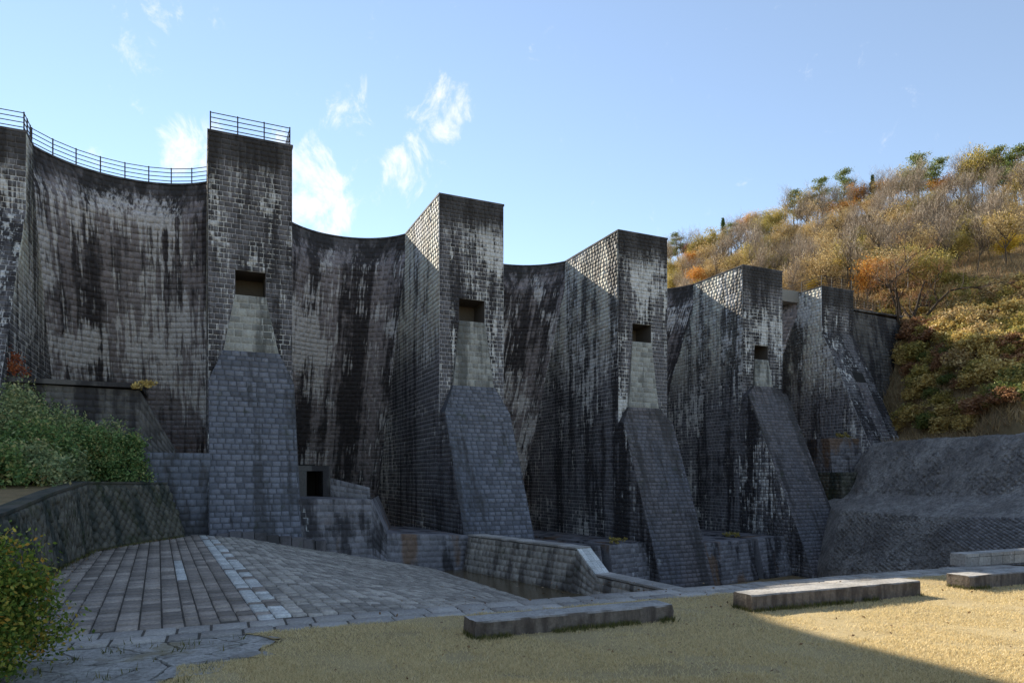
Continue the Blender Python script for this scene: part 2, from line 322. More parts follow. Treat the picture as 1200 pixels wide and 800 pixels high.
# ------------------------------------------------------------ masonry generator
def nvec(surf, u, v, sgn):
    e = 1e-3; p = surf(u, v); n = np.cross(surf(u+e, v)-p, surf(u, v+e)-p); n /= np.maximum(np.linalg.norm(n, axis=-1, keepdims=True), 1e-12); return n*sgn
def masonry(surf, v0, v1, rowh, bw, segs, sgn=1, gap=.016, cham=.02, proud=(.03, .06), bond=True, seed=0, brk=()):
    """surf(u,v)->(…,3).  segs(v)->list of (u0,u1).  Returns (outer Nx4x3, inner Nx4x3)"""
    r = np.random.default_rng(100+seed); ed = [v0]
    keys = sorted([b for b in brk if v0 < b < v1]+[v1])
    for k in keys:
        n = max(1, round((k-ed[-1])/rowh)); lv = np.linspace(ed[-1], k, n+1)[1:]; lv[:-1] += (k-ed[-1])/n*.22*(r.random(n-1)-.5); ed += list(lv)
    Q = []
    for i in range(len(ed)-1):
        a, b = ed[i], ed[i+1]; e = (b-a)*.02
        sa, sb = segs(a+e), segs(b-e)
        if len(sa) != len(sb): sa = sb = segs((a+b)/2)
        for (a0, a1), (b0, b1) in zip(sa, sb):
            lo, hi = min(a0, b0), max(a1, b1)
            if hi-lo < .08: continue
            n = int((hi-lo)/bw*1.4)+4; w = bw*(1+.42*(r.random(n)-.5)); x = lo-bw*(.5*(i % 2) if bond else 0)-bw*.15*r.random()+np.concatenate([[0], np.cumsum(w)])
            for j in range(n):
                x0, x1 = x[j], x[j+1]
                if x1 <= lo or x0 >= hi: continue
                p0, p1 = max(x0, a0), min(x1, a1); q0, q1 = max(x0, b0), min(x1, b1)
                if p1-p0 < .07 and q1-q0 < .07: continue
                p1 = max(p1, p0+.05); q1 = max(q1, q0+.05)
                Q.append(((p0, a), (p1, a), (q1, b), (q0, b)))
    Q = np.array(Q); m = len(Q)
    return lift(surf, Q, sgn, gap, cham, proud, r)
def lift(surf, Q, sgn, gap, cham, proud, r):
    m = len(Q); c = Q.mean(1, keepdims=True); dlt = Q-c; sz = np.maximum(np.abs(dlt), 1e-4)
    def shrink(g): return c+np.sign(dlt)*np.maximum(np.abs(dlt)-g, np.abs(dlt)*.35)
    g = gap*(1+.5*(r.random((m, 4, 2))-.5)); Qo = shrink(g); Qi = shrink(g+cham*(1+.6*(r.random((m, 4, 2))-.5)))
    no = nvec(surf, Qi[..., 0], Qi[..., 1], sgn)
    h = proud[0]+(proud[1]-proud[0])*r.random((m, 1, 1))+.35*(proud[1]-proud[0])*(r.random((m, 4, 1))-.5)
    return surf(Qo[..., 0], Qo[..., 1])-no*.012, surf(Qi[..., 0], Qi[..., 1])+no*h
BF = np.array([(4,5,6,7), (0,1,5,4), (1,2,6,5), (2,3,7,6), (3,0,4,7)])
def blocks_obj(name, oi, mat, parent, sgn=1, stuff=True):
    o, i = oi; n = len(o); v = np.concatenate([o, i], 1).reshape(-1, 3); bf = BF if sgn > 0 else BF[:, ::-1]
    f = (bf[None]+8*np.arange(n)[:, None, None]).reshape(-1, 4)
    ob = add(name, v, f, mat, parent, attr=np.repeat(rng.random(n), 5))
    if stuff: ob['kind'] = 'stuff'
    return ob
def blocks_single(name, oi, mats, parent, sgn=1):
    o, i = oi; bf = BF if sgn > 0 else BF[:, ::-1]
    for k in range(len(o)):
        v = np.concatenate([o[k], i[k]]); add(name, v, bf.copy(), mats[k] if isinstance(mats, list) else mats, parent)
def sub(oi, idx): return oi[0][idx], oi[1][idx]
def grid_mesh(name, surf, us, vs, mat, parent, skip=None, flip=False, smooth=False):
    U, V = np.meshgrid(us, vs); p = surf(U, V).reshape(-1, 3); nu, nv = len(us), len(vs); f = []
    for j in range(nv-1):
        for i in range(nu-1):
            if skip and skip((us[i]+us[i+1])/2, (vs[j]+vs[j+1])/2): continue
            q = (j*nu+i, j*nu+i+1, (j+1)*nu+i+1, (j+1)*nu+i); f.append(q[::-1] if flip else q)
    return add(name, p, np.array(f), mat, parent, smooth)

# ------------------------------------------------------------ dam frame
A = np.array([math.cos(ANG), math.sin(ANG), 0]); U_ = np.array([math.sin(ANG), -math.cos(ANG), 0])   # along the faces, and towards the viewer
ZV = np.array([0, 0, 1.]); ZC = E+20.0
def crest(x, y): D = 800*20./(560-y); return np.array([(x-600)/800*D, D, 0])
def stack(o, *terms):
    r = np.array(o, float)
    for s, d in terms: r = r+np.asarray(s)[..., None]*d
    return r
class But: pass
BT = []
def hit_u(B, x):                  # where a pixel column meets the vertical front plane
    t = (x-600)/800; return (t*B.L[1]-B.L[0])/(A[0]-t*A[1])
def zat(B, x, y, s=0):
    u = hit_u(B, x); D = B.L[1]+u*A[1]+s*U_[1]; return E+(560-y)/800*D
for spec in (
    dict(L=(-82, 140), R=None, corner=(30.5, 156), zb=2.0, kind='end', zs=15.5+E, k=.52),
    dict(L=(244, 154), xr=342.4, op=(275.5, 311.5, 318, 347), pan=(262, 326, 413), sh=450, zb=-.6, k=.385, kind='mid'),
    dict(L=(515, 228.3), xr=590, op=(538, 568, 351, 377), pan=(530, 577, 453), sh=485, zb=-2.2, k=.46, kind='mid'),
    dict(L=(724.5, 270.8), xr=781.8, op=(741, 763, 380, 401), pan=(735, 769.5, 478), sh=496, zb=-5.4, k=.40, kind='mid'),
    dict(L=(870.5, 311.5), xr=916.7, op=(884, 900, 405, 421.5), pan=(882, 903, 453), sh=464, zb=-5.4, k=.47, kind='mid'),
    dict(L=(963, 336), xr=1000, zb=2.5, k=.47, kind='end', zs=E+(560-388)/800*71.3)):
    B = But(); B.__dict__.update(spec)
    if 'corner' in spec:
        c = crest(*spec['corner']); B.w = 5.2; B.L = c-A*B.w
    else:
        B.L = crest(*spec['L']); B.w = 5.0; B.w = hit_u(B, spec['xr'])
    BT.append(B)
dam = empty('dam', (0, 55, -5), 'tall old multiple arch dam of dark weathered stone blocks with five concave bays', 'dam')
ZK = ZC-2.3
def lean(z): return LEAN*np.maximum(0, ZK-np.asarray(z, float))
# springing depth behind each buttress front (left flank, right flank)
def rear(B, x): t = (x-600)/800; return (B.L[0]-t*B.L[1])/(U_[0]-t*U_[1])
SL = [3, 7.65]+[rear(B, x) for B, x in zip(BT[2:], (475, 662.5, 812.6, 934))]; SR = [1.9, 10.5, 9.5, 12., 9., 1.]

def buttress(i, B):
    root = empty('buttress', (*(B.L+A*B.w/2)[:2], B.zb), parent=dam)
    w = B.w; L = B.L; mid = B.kind == 'mid'
    if mid:
        ox0, ox1, oy0, oy1 = B.op; uc = (ox0+ox1)/2
        o0, o1 = hit_u(B, ox0), hit_u(B, ox1); zt, zo = zat(B, uc, oy0), zat(B, uc, oy1)
        p0, p1 = hit_u(B, B.pan[0]), hit_u(B, B.pan[1]); zl = zat(B, uc, B.pan[2]); zsh = zat(B, uc, B.sh)
        t0, t1 = p0-.05, p1+.05
        def ztop(u): u = np.asarray(u, float); f = np.maximum(np.clip((t0-u)/t0, 0, 1), np.clip((u-t1)/(w-t1), 0, 1)); return zl-(zl-zsh)*f
        def s_toe(u, z): return .28+B.k*np.maximum(0, zl-z)-.28*np.clip((ztop(u)+.3-z < .3), 0, 1)*0
        toe = lambda u, z: stack(L, (u, A), (s_toe(u, z), U_), (z, ZV))
        wall = lambda u, z: stack(L, (u, A), (0*u, U_), (z, ZV))
        pan_s = lambda z: .04+.24*np.clip((zo-z)/(zo-zl), 0, 1)
        pan = lambda u, z: stack(L, (u, A), (pan_s(np.asarray(z)), U_), (z, ZV))
        def pint(z): f = (zo-z)/(zo-zl); return o0+(p0-o0)*f, o1+(p1-o1)*f
        def tint(z):
            if z > zl: return None
            f = min(1, (zl-z)/(zl-zsh)); return t0*(1-f), w-(w-t1)*(1-f)
        def wsegs(z):
            if z > zt: return [(0, w)]
            if z > zo: return [(0, o0), (o1, w)]
            if z > zl: a, b = pint(z); return [(0, a), (b, w)]
            a, b = tint(z); return [(0, a), (b, w)]
        front = wall; zlow = zsh
        # backing: wall with opening and recess, then the toe wedge
        zs_ = [zsh-.2]+sorted([zl, zo, zt])+[ZC]
        b = grid_mesh('core_wall', lambda u, z: wall(u, z)-U_*.0, [0, o0, o1, w], zs_, M_front[1], root, skip=lambda u, z: o0 < u < o1 and zo < z < zt)
        mb = MB(); dp = 2.2
        q = lambda u, z, s: L+A*u+ZV*z+U_*s
        c = [q(o0, zo, .0), q(o1, zo, .0), q(o1, zt, .0), q(o0, zt, .0)]; d = [x-U_*dp for x in c]
        mb.put(c+d, [(0,1,5,4), (1,2,6,5), (2,3,7,6), (3,0,4,7), (4,5,6,7)]); op = mb.build('opening', M_open, root); op['label'] = 'square outlet opening with a shadowed recess'
        # chute panel
        mb = MB(); a0, a1 = pint(zl)
        mb.hexa([q(a0, zl, pan_s(zl)), q(a1, zl, pan_s(zl)), q(a1, zl, -.2), q(a0, zl, -.2)], [q(o0, zo, .04), q(o1, zo, .04), q(o1, zo, -.2), q(o0, zo, -.2)])
        ch = mb.build('chute', M_panel[1], root); ch['label'] = 'pale block chute flaring below the outlet'
        blocks_obj('chute_stones', masonry(pan, zl, zo, .42, .55, lambda z: [pint(z)], proud=(.015, .03), seed=i*9+1), M_panel[0], ch)
        # toe
        tb = empty('toe', (*(L+A*w/2+U_*3)[:2], B.zb), parent=root); mt = M_toe if i < 3 else M_toe2
        rows = list(np.linspace(B.zb, zsh, 12))+[zl]; v = []; f = []
        for z in rows:
            a, b_ = tint(z-1e-6); s = float(s_toe(0., z)); v += [q(a, z, s), q(b_, z, s), q(b_, z, -.4), q(a, z, -.4)]
        for k in range(len(rows)-1):
            n = 4*k; f += [(n, n+1, n+5, n+4), (n+1, n+2, n+6, n+5), (n+3, n, n+4, n+7)]
        n = 4*(len(rows)-1); f.append((n, n+1, n+2, n+3)); add('core', v, f, mt[1], tb)
        T = masonry(toe, B.zb, zl, .30, .48, lambda z: [tint(z)], seed=i*9+2, brk=(zsh,), proud=(.025, .06), gap=.022)
        if i == 1:
            cen = T[1].mean(1); d = np.argsort(cen[:, 2]); big = d[(np.linalg.norm(T[0][d, 1]-T[0][d, 0], axis=1) > .3)][:300]
            rest = np.setdiff1d(np.arange(len(cen)), big)
            blocks_single('stone', sub(T, big), mt[0], tb); blocks_obj('stone_courses', sub(T, rest), mt[0], tb)
        else: blocks_obj('stone_courses', T, mt[0], tb)
        def sf(z): z = np.asarray(z, float); return np.where(z < zsh, .28+B.k*np.maximum(0, zl-z), np.where(z < zl, 0, 0))
        blocks_obj('front_stones', masonry(wall, zlow, ZC, .30, .42, wsegs, seed=i*9+3, brk=(zl, zo, zt)), M_front[0], root)
        cols = (M_side, M_side)
    else:
        zk = B.zs
        sf = lambda z: B.k*np.maximum(0, zk-np.asarray(z, float))
        surf = lambda u, z: stack(L, (u, A), (sf(z), U_), (z, ZV))
        grid_mesh('core_wall', surf, [0, w], [B.zb, zk, ZC], M_front[1], root)
        if i == 5:
            c0, c1 = hit_u(B, 978), hit_u(B, 990); zh = zk-4.4
            blocks_obj('front_stones', masonry(surf, B.zb, ZC, .32, .45, lambda z: [(0, w)] if z > zh else [(0, c0), (c1, w)], seed=i*9+3, brk=(zk, zh)), M_front[0], root)
            ch = empty('chute', L+A*(c0+c1)/2+U_*5+ZV*B.zb, parent=root)
            blocks_obj('chute_stones', masonry(surf, B.zb, zh-1.1, .42, .55, lambda z: [(c0, c1)], proud=(.015, .03), seed=i*9+1), M_toe2[0], ch)
            mb = MB(); q = lambda u, z: surf(np.array(u), np.array(z))
            mb.put([q(c0, zh-1.1)+U_*.03, q(c1, zh-1.1)+U_*.03, q(c1, zh)+U_*.03, q(c0, zh)+U_*.03], [(0, 1, 2, 3)]); mb.build('opening', M_dark, root)  # flat dark patch painted as the opening's shade, no recess behind it
        else:
            blocks_obj('front_stones', masonry(surf, B.zb, ZC, .32, .45, lambda z: [(0, w)], seed=i*9+3, brk=(zk,)), M_front[0], root)
    # flanks
    zr = [B.zb]+[z for z in ([zsh-1e-3, zsh, zl] if mid else [B.zs]) if True]+[ZK, ZC]
    for side in (0, 1):
        o = L+A*(w*side); back = (SL, SR)[side][i]+1.2; sg = -1 if side == 0 else 1
        surf2 = lambda t, z, o=o: stack(o, (t, U_), (z, ZV))
        fr = lambda z: float(sf(z)); bk = lambda z: -(back+float(lean(z)))
        v = []; f = []
        for z in zr: v += [surf2(np.array(bk(z)), np.array(z)), surf2(np.array(fr(z)), np.array(z))]
        for k in range(len(zr)-1): q4 = (2*k, 2*k+1, 2*k+3, 2*k+2); f.append(q4 if side else q4[::-1])
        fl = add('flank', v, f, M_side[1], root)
        if side == 0 or i == 0:
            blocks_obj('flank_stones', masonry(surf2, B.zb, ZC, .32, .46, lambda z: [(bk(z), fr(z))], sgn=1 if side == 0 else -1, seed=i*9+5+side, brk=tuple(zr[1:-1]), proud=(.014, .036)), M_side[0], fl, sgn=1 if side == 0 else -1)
    # coping slab
    mb = MB(); bk = max(SL[i], SR[i])+1.2; e = .05
    c = [L-A*e+U_*e, L+A*(w+e)+U_*e, L+A*(w+e)-U_*bk, L-A*e-U_*bk]
    mb.hexa([p+ZV*ZC for p in c], [p+ZV*(ZC+.14) for p in c]); mb.build('coping', M_front[1], root)
    return root
for i, B in enumerate(BT): buttress(i, B)

def arch(i, zb, sag, t=1.6):
    Bl, Br = BT[i], BT[i+1]; sl, sr = SR[i], SL[i+1]
    p0 = Bl.L+A*Bl.w-U_*sl; p1 = Br.L-U_*sr
    ch = p1-p0; h = np.linalg.norm(ch)/2; cd = ch/(2*h); nb = np.array([-cd[1], cd[0], 0])   # upstream
    Rr = (h*h+sag*sag)/(2*sag); al = math.asin(min(1, h/Rr)); C = (p0+p1)/2+nb*(sag-Rr); ex = .06
    root = empty('arch_wall', (*((p0+p1)/2)[:2], zb), parent=dam)
    def mk(rad): return lambda u, z: stack(C, (rad*np.sin(u/Rr), cd), (rad*np.cos(u/Rr), nb), (-lean(z), U_), (z, ZV))
    ins, outs = mk(Rr), mk(Rr+t); us = np.linspace(-Rr*(al+ex), Rr*(al+ex), 25); zr = [zb, ZK-8, ZK, ZC]
    core = grid_mesh('core', ins, us, zr, M_arch[1], root, smooth=False)
    grid_mesh('upstream_face', outs, us, zr, M_arch[1], root, flip=True)
    top = lambda u, f: (ins(u, np.full_like(u, ZC))*(1-f)[..., None]+outs(u, np.full_like(u, ZC))*f[..., None])
    grid_mesh('crest', top, us, np.array([0., 1.]), M_conc, root)
    blocks_obj('arch_stones', masonry(ins, zb, ZC, .36, .54, lambda z: [(us[0], us[-1])], seed=50+i, proud=(.0, .007), cham=.006, brk=(ZK,), gap=.006), M_arch[0], core)
    rim = lambda u, f: ins(u, np.full_like(u, ZC))-stack(0*A, (np.sin(u/Rr), cd), (np.cos(u/Rr), nb))*.07+f[..., None]*ZV*.0
    # coping: thin slab following the crest
    v = []; n = len(us)
    for rad, z in ((Rr-.08, ZC-.0), (Rr-.08, ZC+.12), (Rr+t, ZC+.12), (Rr+t, ZC)):
        v += list(stack(C, (rad*np.sin(us/Rr), cd), (rad*np.cos(us/Rr), nb), (np.full(n, z), ZV)))
    f = []
    for k in range(3): f += [(k*n+j, k*n+j+1, (k+1)*n+j+1, (k+1)*n+j) for j in range(n-1)]
    f += [(3*n+j, 3*n+j+1, j+1, j) for j in range(n-1)]
    add('coping', v, f, M_front[1], root)
    return lambda u, z: stack(C, (( Rr+.15)*np.sin(u/Rr), cd), ((Rr+.15)*np.cos(u/Rr), nb), (np.full_like(u, z), ZV)), us
AR = [arch(0, 1.0, 2.3), arch(1, -2, 3.4), arch(2, -4, 3.2), arch(3, -4, 3.4), arch(4, 2, 1.2)]

# foundation walls (parts of the dam)
def fwall(name, pts_top, pts_bot, thick, mat, seed, rowh=.36, bw=.5, single=False, parent=None, lab=None, back=None):
    """battered wall face through top and bottom polylines (same count), seen side first; pieces proud of the core"""
    par = parent or dam; T = np.array(pts_top, float); Bm = np.array(pts_bot, float); n = len(T)
    root = empty(name, (*T.mean(0)[:2], Bm[:, 2].min()), parent=par) if par is dam else par
    if lab: root['label'] = lab
    for k in range(n-1):
        L = (np.linalg.norm(T[k+1]-T[k])+np.linalg.norm(Bm[k+1]-Bm[k]))/2; Hh = np.linalg.norm((T[k]+T[k+1])/2-(Bm[k]+Bm[k+1])/2)
        def surf(u, v, k=k, L=L, Hh=Hh):
            f = (np.asarray(u)/L)[..., None]; g = (np.asarray(v)/Hh)[..., None]
            return (Bm[k]*(1-f)+Bm[k+1]*f)*(1-g)+(T[k]*(1-f)+T[k+1]*f)*g
        bd = np.cross(np.append((T[k+1]-T[k])[:2], 0), ZV); bd = -bd/np.linalg.norm(bd)*thick
        c = [Bm[k], Bm[k+1], T[k+1], T[k]]; d = [p+bd for p in c]
        if back is not None: d[0][2] = d[1][2] = back
        cr = add('core', c+d, [(0,1,2,3), (7,6,5,4), (1,0,4,5), (2,1,5,6), (3,2,6,7), (0,3,7,4)], mat[1], root)
        M = masonry(surf, 0, Hh, rowh, bw, lambda v: [(0, L)], seed=seed+k, proud=(.02, .05))
        if single: blocks_single('stone', M, mat[0], cr)
        else: blocks_obj('stone_courses', M, mat[0], cr)
    return root
B1, B2, B3, B4, B5, B6 = BT
def on(B, u, s, z): return B.L+A*u+U_*s+ZV*z
# left of the second buttress
fwall('foundation_wall', [on(B2, -6, 2.9, 4.35), on(B2, .1, 2.9, 4.35)], [on(B2, -6, 3.4, -.3), on(B2, .1, 3.4, -.3)], 6, M_toe, 200)
fwall('foundation_wall', [on(B2, -12, -.2, 8.0), on(B2, -3.5, -.2, 7.9), on(B2, -1.7, -.25, 4.6)], [on(B2, -12, 0, 2), on(B2, -3.5, 0, 2), on(B2, -1.6, 0, 2)], 5, M_wing, 210)
mb = MB()
c = [on(B2, -12, .1, 8.0), on(B2, -3.4, .1, 8.0), on(B2, -3.4, -5, 8.0), on(B2, -12, -5, 8.0)]; mb.hexa(c, [p+ZV*.25 for p in c]); fw = mb.build('ledge', M_wing[0], dam)
# between second and third
q0 = on(B2, B2.w-.1, 4.1, 0); q1 = P(437, 600, 39.7); q2 = P(453, 600, 40.1); q3 = P(549, 600, 42.9)
def zz(p, z): return np.array([p[0], p[1], z])
fwall('foundation_wall', [zz(q0, 1.85)-U_*.4, zz(q1, 1.75)-U_*.4, zz(q2, -.25)-U_*.1, zz(q3, -.6)-U_*.1], [zz(q0, -2.8)+U_*.3, zz(q1, -2.8)+U_*.3, zz(q2, -2.8)+U_*.3, zz(q3, -2.8)+U_*.2], 9, M_found, 220, back=-3.)
# outlet portal at the foot of the second bay
pt = empty('outlet_portal', P(367, 583, 44.5), parent=dam); pt['label'] = 'dark outlet doorway at the foot of the second bay'
a0 = P(351, 584, 44.5); mb = MB()
def blk(o, x0, x1, y0, y1, z0, z1, M): 
    c = [o+A*x0-U_*y0, o+A*x1-U_*y0, o+A*x1-U_*y1, o+A*x0-U_*y1]; M.hexa([p+ZV*z0 for p in c], [p+ZV*z1 for p in c])
blk(a0, -.6, .45, 0, 6, 0, 1.8, mb); blk(a0, 1.5, 1.95, 0, 6, 0, 1.8, mb); blk(a0, -.6, 1.95, .001, 6, 1.805, 2.15, mb); mb.build('surround', M_wing[0], pt)
mb = MB(); blk(a0, .45, 1.5, 3.5, 3.8, 0, 2.3, mb); mb.build('recess', M_dark, pt)
fwall('foundation_wall', [a0+A*1.96+ZV*1.35, a0+A*4.6+ZV*.7], [a0+A*1.96+U_*.2-ZV*.3, a0+A*4.6+U_*.2-ZV*.3], 6, M_found, 235)
# sills between the later buttresses
for (Ba, Bb, sa, sb, zt, sd) in ((B3, B4, 4.6, 3.6, -1.9, 240), (B4, B5, 4.3, 4.9, -2.1, 250)):
    e0 = on(Ba, Ba.w, sa, zt); e1 = on(Bb, 0, sb, zt); m0 = e0+(e1-e0)*.58; m1 = e0+(e1-e0)*.66
    for (x0, x1) in ((e0, m0), (m1, e1+A*.6)):
        fwall('foundation_sill', [x0, x1], [zz(x0, -5.4)+U_*.9, zz(x1, -5.4)+U_*.9], 22, M_found, sd, back=-5.4)
    mb = MB(); c = [m0-U_*.9, m1-U_*.9, m1-U_*20, m0-U_*20]; mb.hexa([zz(p, -5.4) for p in c], [zz(p, zt-.15) for p in c]); mb.build('sluice_slot', M_dark, dam)
# stepped blocks beside the last buttress
for (x0, xm, x1, y0, y1, D0, D1, D2, dz) in ((943, 972, 1022, 513, 556, 70, 66.5, 67.5, 300), (953, 985, 1012, 553, 594, 67.5, 64.5, 65.5, 310)):
    pts = [P(x0, y0, D0), P(xm, y0, D1), P(x1, y0, D2)]; zt = pts[1][2]; zb_ = P(xm, y1, D1)[2]
    fwall('foundation_block', [zz(p, zt) for p in pts], [zz(p, zb_-1)+U_*.5 for p in pts], 5, M_found if dz == 300 else M_bank, dz)
# wing wall at the right end
w0 = on(B6, B6.w-.05, -1.0, 0); w1 = w0+A*9.2
fwall('wing_wall', [zz(w0, 21.3), zz(w1, 21.0)], [zz(w0, 5)+U_*2.5, zz(w1, 5)+U_*2.5], 3, M_wing, 320, lab='dark wing wall running into the wooded hillside')
mb = MB(); c = [w0+U_*.2, w1+U_*.2, w1-U_*2.2, w0-U_*2.2]; mb.hexa([zz(p, 21.32) for p in c], [zz(p, 21.5) for p in c]); mb.build('wing_coping', M_wing[0], dam)
# spillway slab between fifth and sixth buttress
mb = MB(); c = [on(B6, -2.6, -3.0, 0), on(B6, .05, -3.0, 0), on(B6, .05, -6, 0), on(B6, -2.6, -6, 0)]; mb.hexa([zz(p, 22.0) for p in c], [zz(p, 23.25) for p in c]); mb.build('crest_slab', M_conc, dam)

# ------------------------------------------------------------ railings
def railing(path, label, nper, group='dark metal railings on the crest', hts=(.22, .5, .78, 1.06), r=.028):
    path = [np.array(p, float) for p in path]; c = path[0]
    root = empty('railing', c, label, 'railing', group)
    for k in range(len(path)-1):
        for j in range(nper):
            p = path[k]+(path[k+1]-path[k])*j/nper
            m = MB(); m.tube(p, p+ZV*1.12, .04, .04, 6); m.build('post', M_rail, root)
    p = path[-1]; m = MB(); m.tube(p, p+ZV*1.12, .04, .04, 6); m.build('post', M_rail, root)
    for h in hts:
        m = MB()
        for k in range(len(path)-1): m.tube(path[k]+ZV*h, path[k+1]+ZV*h, r, r, 5)
        m.build('rail', M_rail, root)
zt = ZC+.13
surf0, us0 = AR[0]; uu = np.linspace(us0[0]*.93, us0[-1]*.95, 9)
railing(list(surf0(uu, zt)), 'dark four-bar metal railing along the curved crest of the leftmost bay', 1)
railing([on(B2, .15, -7, zt), on(B2, .12, -.12, zt), on(B2, B2.w-.12, -.12, zt), on(B2, B2.w-.15, -7, zt)], 'dark four-bar metal railing on top of the tall second buttress', 3)
railing([on(B1, .1, -.12, zt), on(B1, B1.w-.12, -.12, zt), on(B1, B1.w-.12, -1.7, zt)], 'dark metal railing on the leftmost buttress at the picture edge', 2)
railing([on(B6, .12, -8, zt), on(B6, .12, -.12, zt), on(B6, B6.w-.12, -.12, zt)], 'thin dark railing on top of the smallest far right buttress', 3)
railing([zz(w0, 21.45)+A*.3, zz(w0, 21.35)+A*4.4], 'short railing on the wing wall right of the far buttress', 3)

# ------------------------------------------------------------ ground
def smooth(x, a, b): t = np.clip((np.asarray(x, float)-a)/(b-a), 0, 1); return t*t*(3-2*t)
ST0 = np.array([-5.4, 14.4]); STD = np.array([.919, .394]); STN = np.array([-.394, .919])       # back edge of the kerb strip
def apron_z(p, d=None): p = np.asarray(p, float); x = np.maximum(0, p-2.4); z = -np.where(x < 2, x*x*.054, .216*(x-1.0)).clip(0, 2.75); return z if d is None else z*(1-.72*(1-smooth(d, 0, 12))*(1-smooth(p, 7, 12)))
TOPL = np.array([(30, 80), (35.6, 66.5), (36.3, 58), (37.6, 50), (39, 40), (41, 20), (45, 0), (50, -40)])
def slope_x(y): return np.interp(y, TOPL[::-1, 1], TOPL[::-1, 0])
def hill(x, y):
    t = x/np.maximum(y, 1); dr = 158-np.maximum(0, t-.5)*165
    z = 6+.42*(np.minimum(y, dr)-50)+.3*(x-37)-.6*np.maximum(0, y-dr)
    xf = np.interp(y, [0, 50, 60, 69, 80, 92, 150, 400], [37, 37.5, 42, 45, 45, 40, 34, 34])
    z = z-1.25*np.maximum(0, xf-x)
    z = z+1.1*np.sin(x*.21+1)*np.sin(y*.17)+.5*np.sin(x*.6+y*.4)
    z = np.where(y < 95, np.maximum(z, 6.1), z)
    return z
WTOP = np.array([(-11.0, 8.0, 1.5), (-12.3, 14.5, 1.75), (-14.0, 18.9, 2.0), (-16.1, 24, 2.45), (-17.9, 28.7, 2.78), (-18.0, 32, 2.74), (-17.9, 35.4, 2.69)])
WBOT = np.array([(-10.6, 8.0, -.1), (-11.8, 14.5, -.1), (-13.4, 18.7, -.1), (-15.4, 23.4, -.1), (-17.2, 28.0, -.1), (-17.2, 32, -.1), (-16.9, 35.5, -.1)])
def ground_z(x, y):
    p = x*.8878+y*.4602; d = (x-ST0[0])*STN[0]+(y-ST0[1])*STN[1]
    z = np.full_like(x, -.12)
    ap = (d > .3) & (p > 2.2); z = np.where(ap & (p < 14.9), apron_z(p)-.3, z); z = np.where((d > .6) & (p >= 14.9) & (p < 18.9), -3.1, z)
    z = np.where((d > .8) & (p >= 18.9), -5.4, z)
    z = np.where((y > 36) & (p < 14), np.minimum(z, -.4), z)
    wx = np.interp(y, WTOP[:, 1], WTOP[:, 0]); lx = wx-x
    bank = np.interp(y, WTOP[:, 1], WTOP[:, 2])-.05+np.maximum(0, lx-2.0)*.16+np.maximum(0, lx-9)*.5
    z = np.where((lx > 1.25) & (y < 41+.5*lx), np.minimum(bank, 60), z)
    sx = slope_x(y)
    hz = hill(x, y); on_h = (x > sx+.6) | ((y > 72) & (x > 41.5)) | (y > 95)
    z = np.where(on_h, np.maximum(hz, -5.4), z)
    z = np.where((x > sx-3) & (x <= sx+.6) & (y < 66) & (y > -60), -5.4, z)
    return z
ax = np.concatenate([np.linspace(-1500, -120, 12), np.linspace(-110, -24, 25), np.arange(-23, 60, .9), np.linspace(61, 180, 55), np.linspace(200, 1500, 12)])
ay = np.concatenate([np.linspace(-400, -20, 8), np.arange(-15, 90, .9), np.linspace(91, 240, 75), np.linspace(260, 2500, 14)])
GX, GY = np.meshgrid(ax, ay); GZ = ground_z(GX, GY)
nx, ny = len(ax), len(ay); ii = (np.arange(ny-1)[:, None]*nx+np.arange(nx-1)[None]).ravel()
g = obj('ground', mesh('ground', np.stack([GX, GY, GZ], -1), np.stack([ii, ii+1, ii+nx+1, ii+nx], 1), M_hill, True)); g['kind'] = 'structure'

# lawn sheet in front of the kerb strip
v = []; f = []; nL = 90; tl = np.linspace(-3, 45, nL); dl = np.concatenate([np.linspace(-1.2, -13, 40), [-20, -40]])
for d in dl:
    for t in tl:
        p = ST0+STD*t+STN*d; v.append((max(p[0], -4.75+.55*math.sin(p[1]*1.7)+.25*math.sin(p[1]*5.1)), p[1], .015*math.sin(t*1.3)*math.sin(d*1.1)+.01*math.sin(t*3.1+d*2)))
nd = len(dl); f = [(j*nL+i, (j+1)*nL+i, (j+1)*nL+i+1, j*nL+i+1) for j in range(nd-1) for i in range(nL-1)]
# left border of the lawn is ragged against the stone paving
o = obj('lawn', mesh('lawn', v, f, M_lawn, True)); o['kind'] = 'structure'
def lawn_ok(x, y):
    d = (x-ST0[0])*STN[0]+(y-ST0[1])*STN[1]; lim = -4.75+.55*np.sin(y*1.7)+.25*np.sin(y*5.1)
    return (d < -1.28) & (x > lim)

# kerb strip of flat stones: 300 at most, each an object
def flat_stones(name, quads, mat, parent, z=None, h=.09, single=True, cham=.02):
    """quads (n,4,3) counter-clockwise seen from above; lifted as low blocks"""
    Q = np.array(quads); c = Q.mean(1, keepdims=True); o = c+(Q-c)*.999; o = o.copy(); o[..., 2] -= h
    dv = c-Q; ln = np.linalg.norm(dv, axis=-1, keepdims=True); i = Q+dv/ln*np.minimum(cham, ln*.3); i[..., 2] += rng.uniform(-.012, .012, (len(Q), 1))+rng.uniform(-.006, .006, (len(Q), 4))
    if single: blocks_single(name, (o, i), mat, parent)
    else: blocks_obj(name, (o, i), mat if not isinstance(mat, list) else mat[0], parent)
kb = MB()
def stp(t, d, z=0): p = ST0+STD*t+STN*d; return np.array([p[0], p[1], z])
c = [stp(-5, -1.25), stp(24.5, -1.25), stp(24.5, -.02), stp(-5, -.02)]
kb.hexa([zz(p, -5.4) for p in c], [zz(p, -.03) for p in c]); kerb = kb.build('kerb_strip', M_joint); kerb['kind'] = 'structure'
qs = []
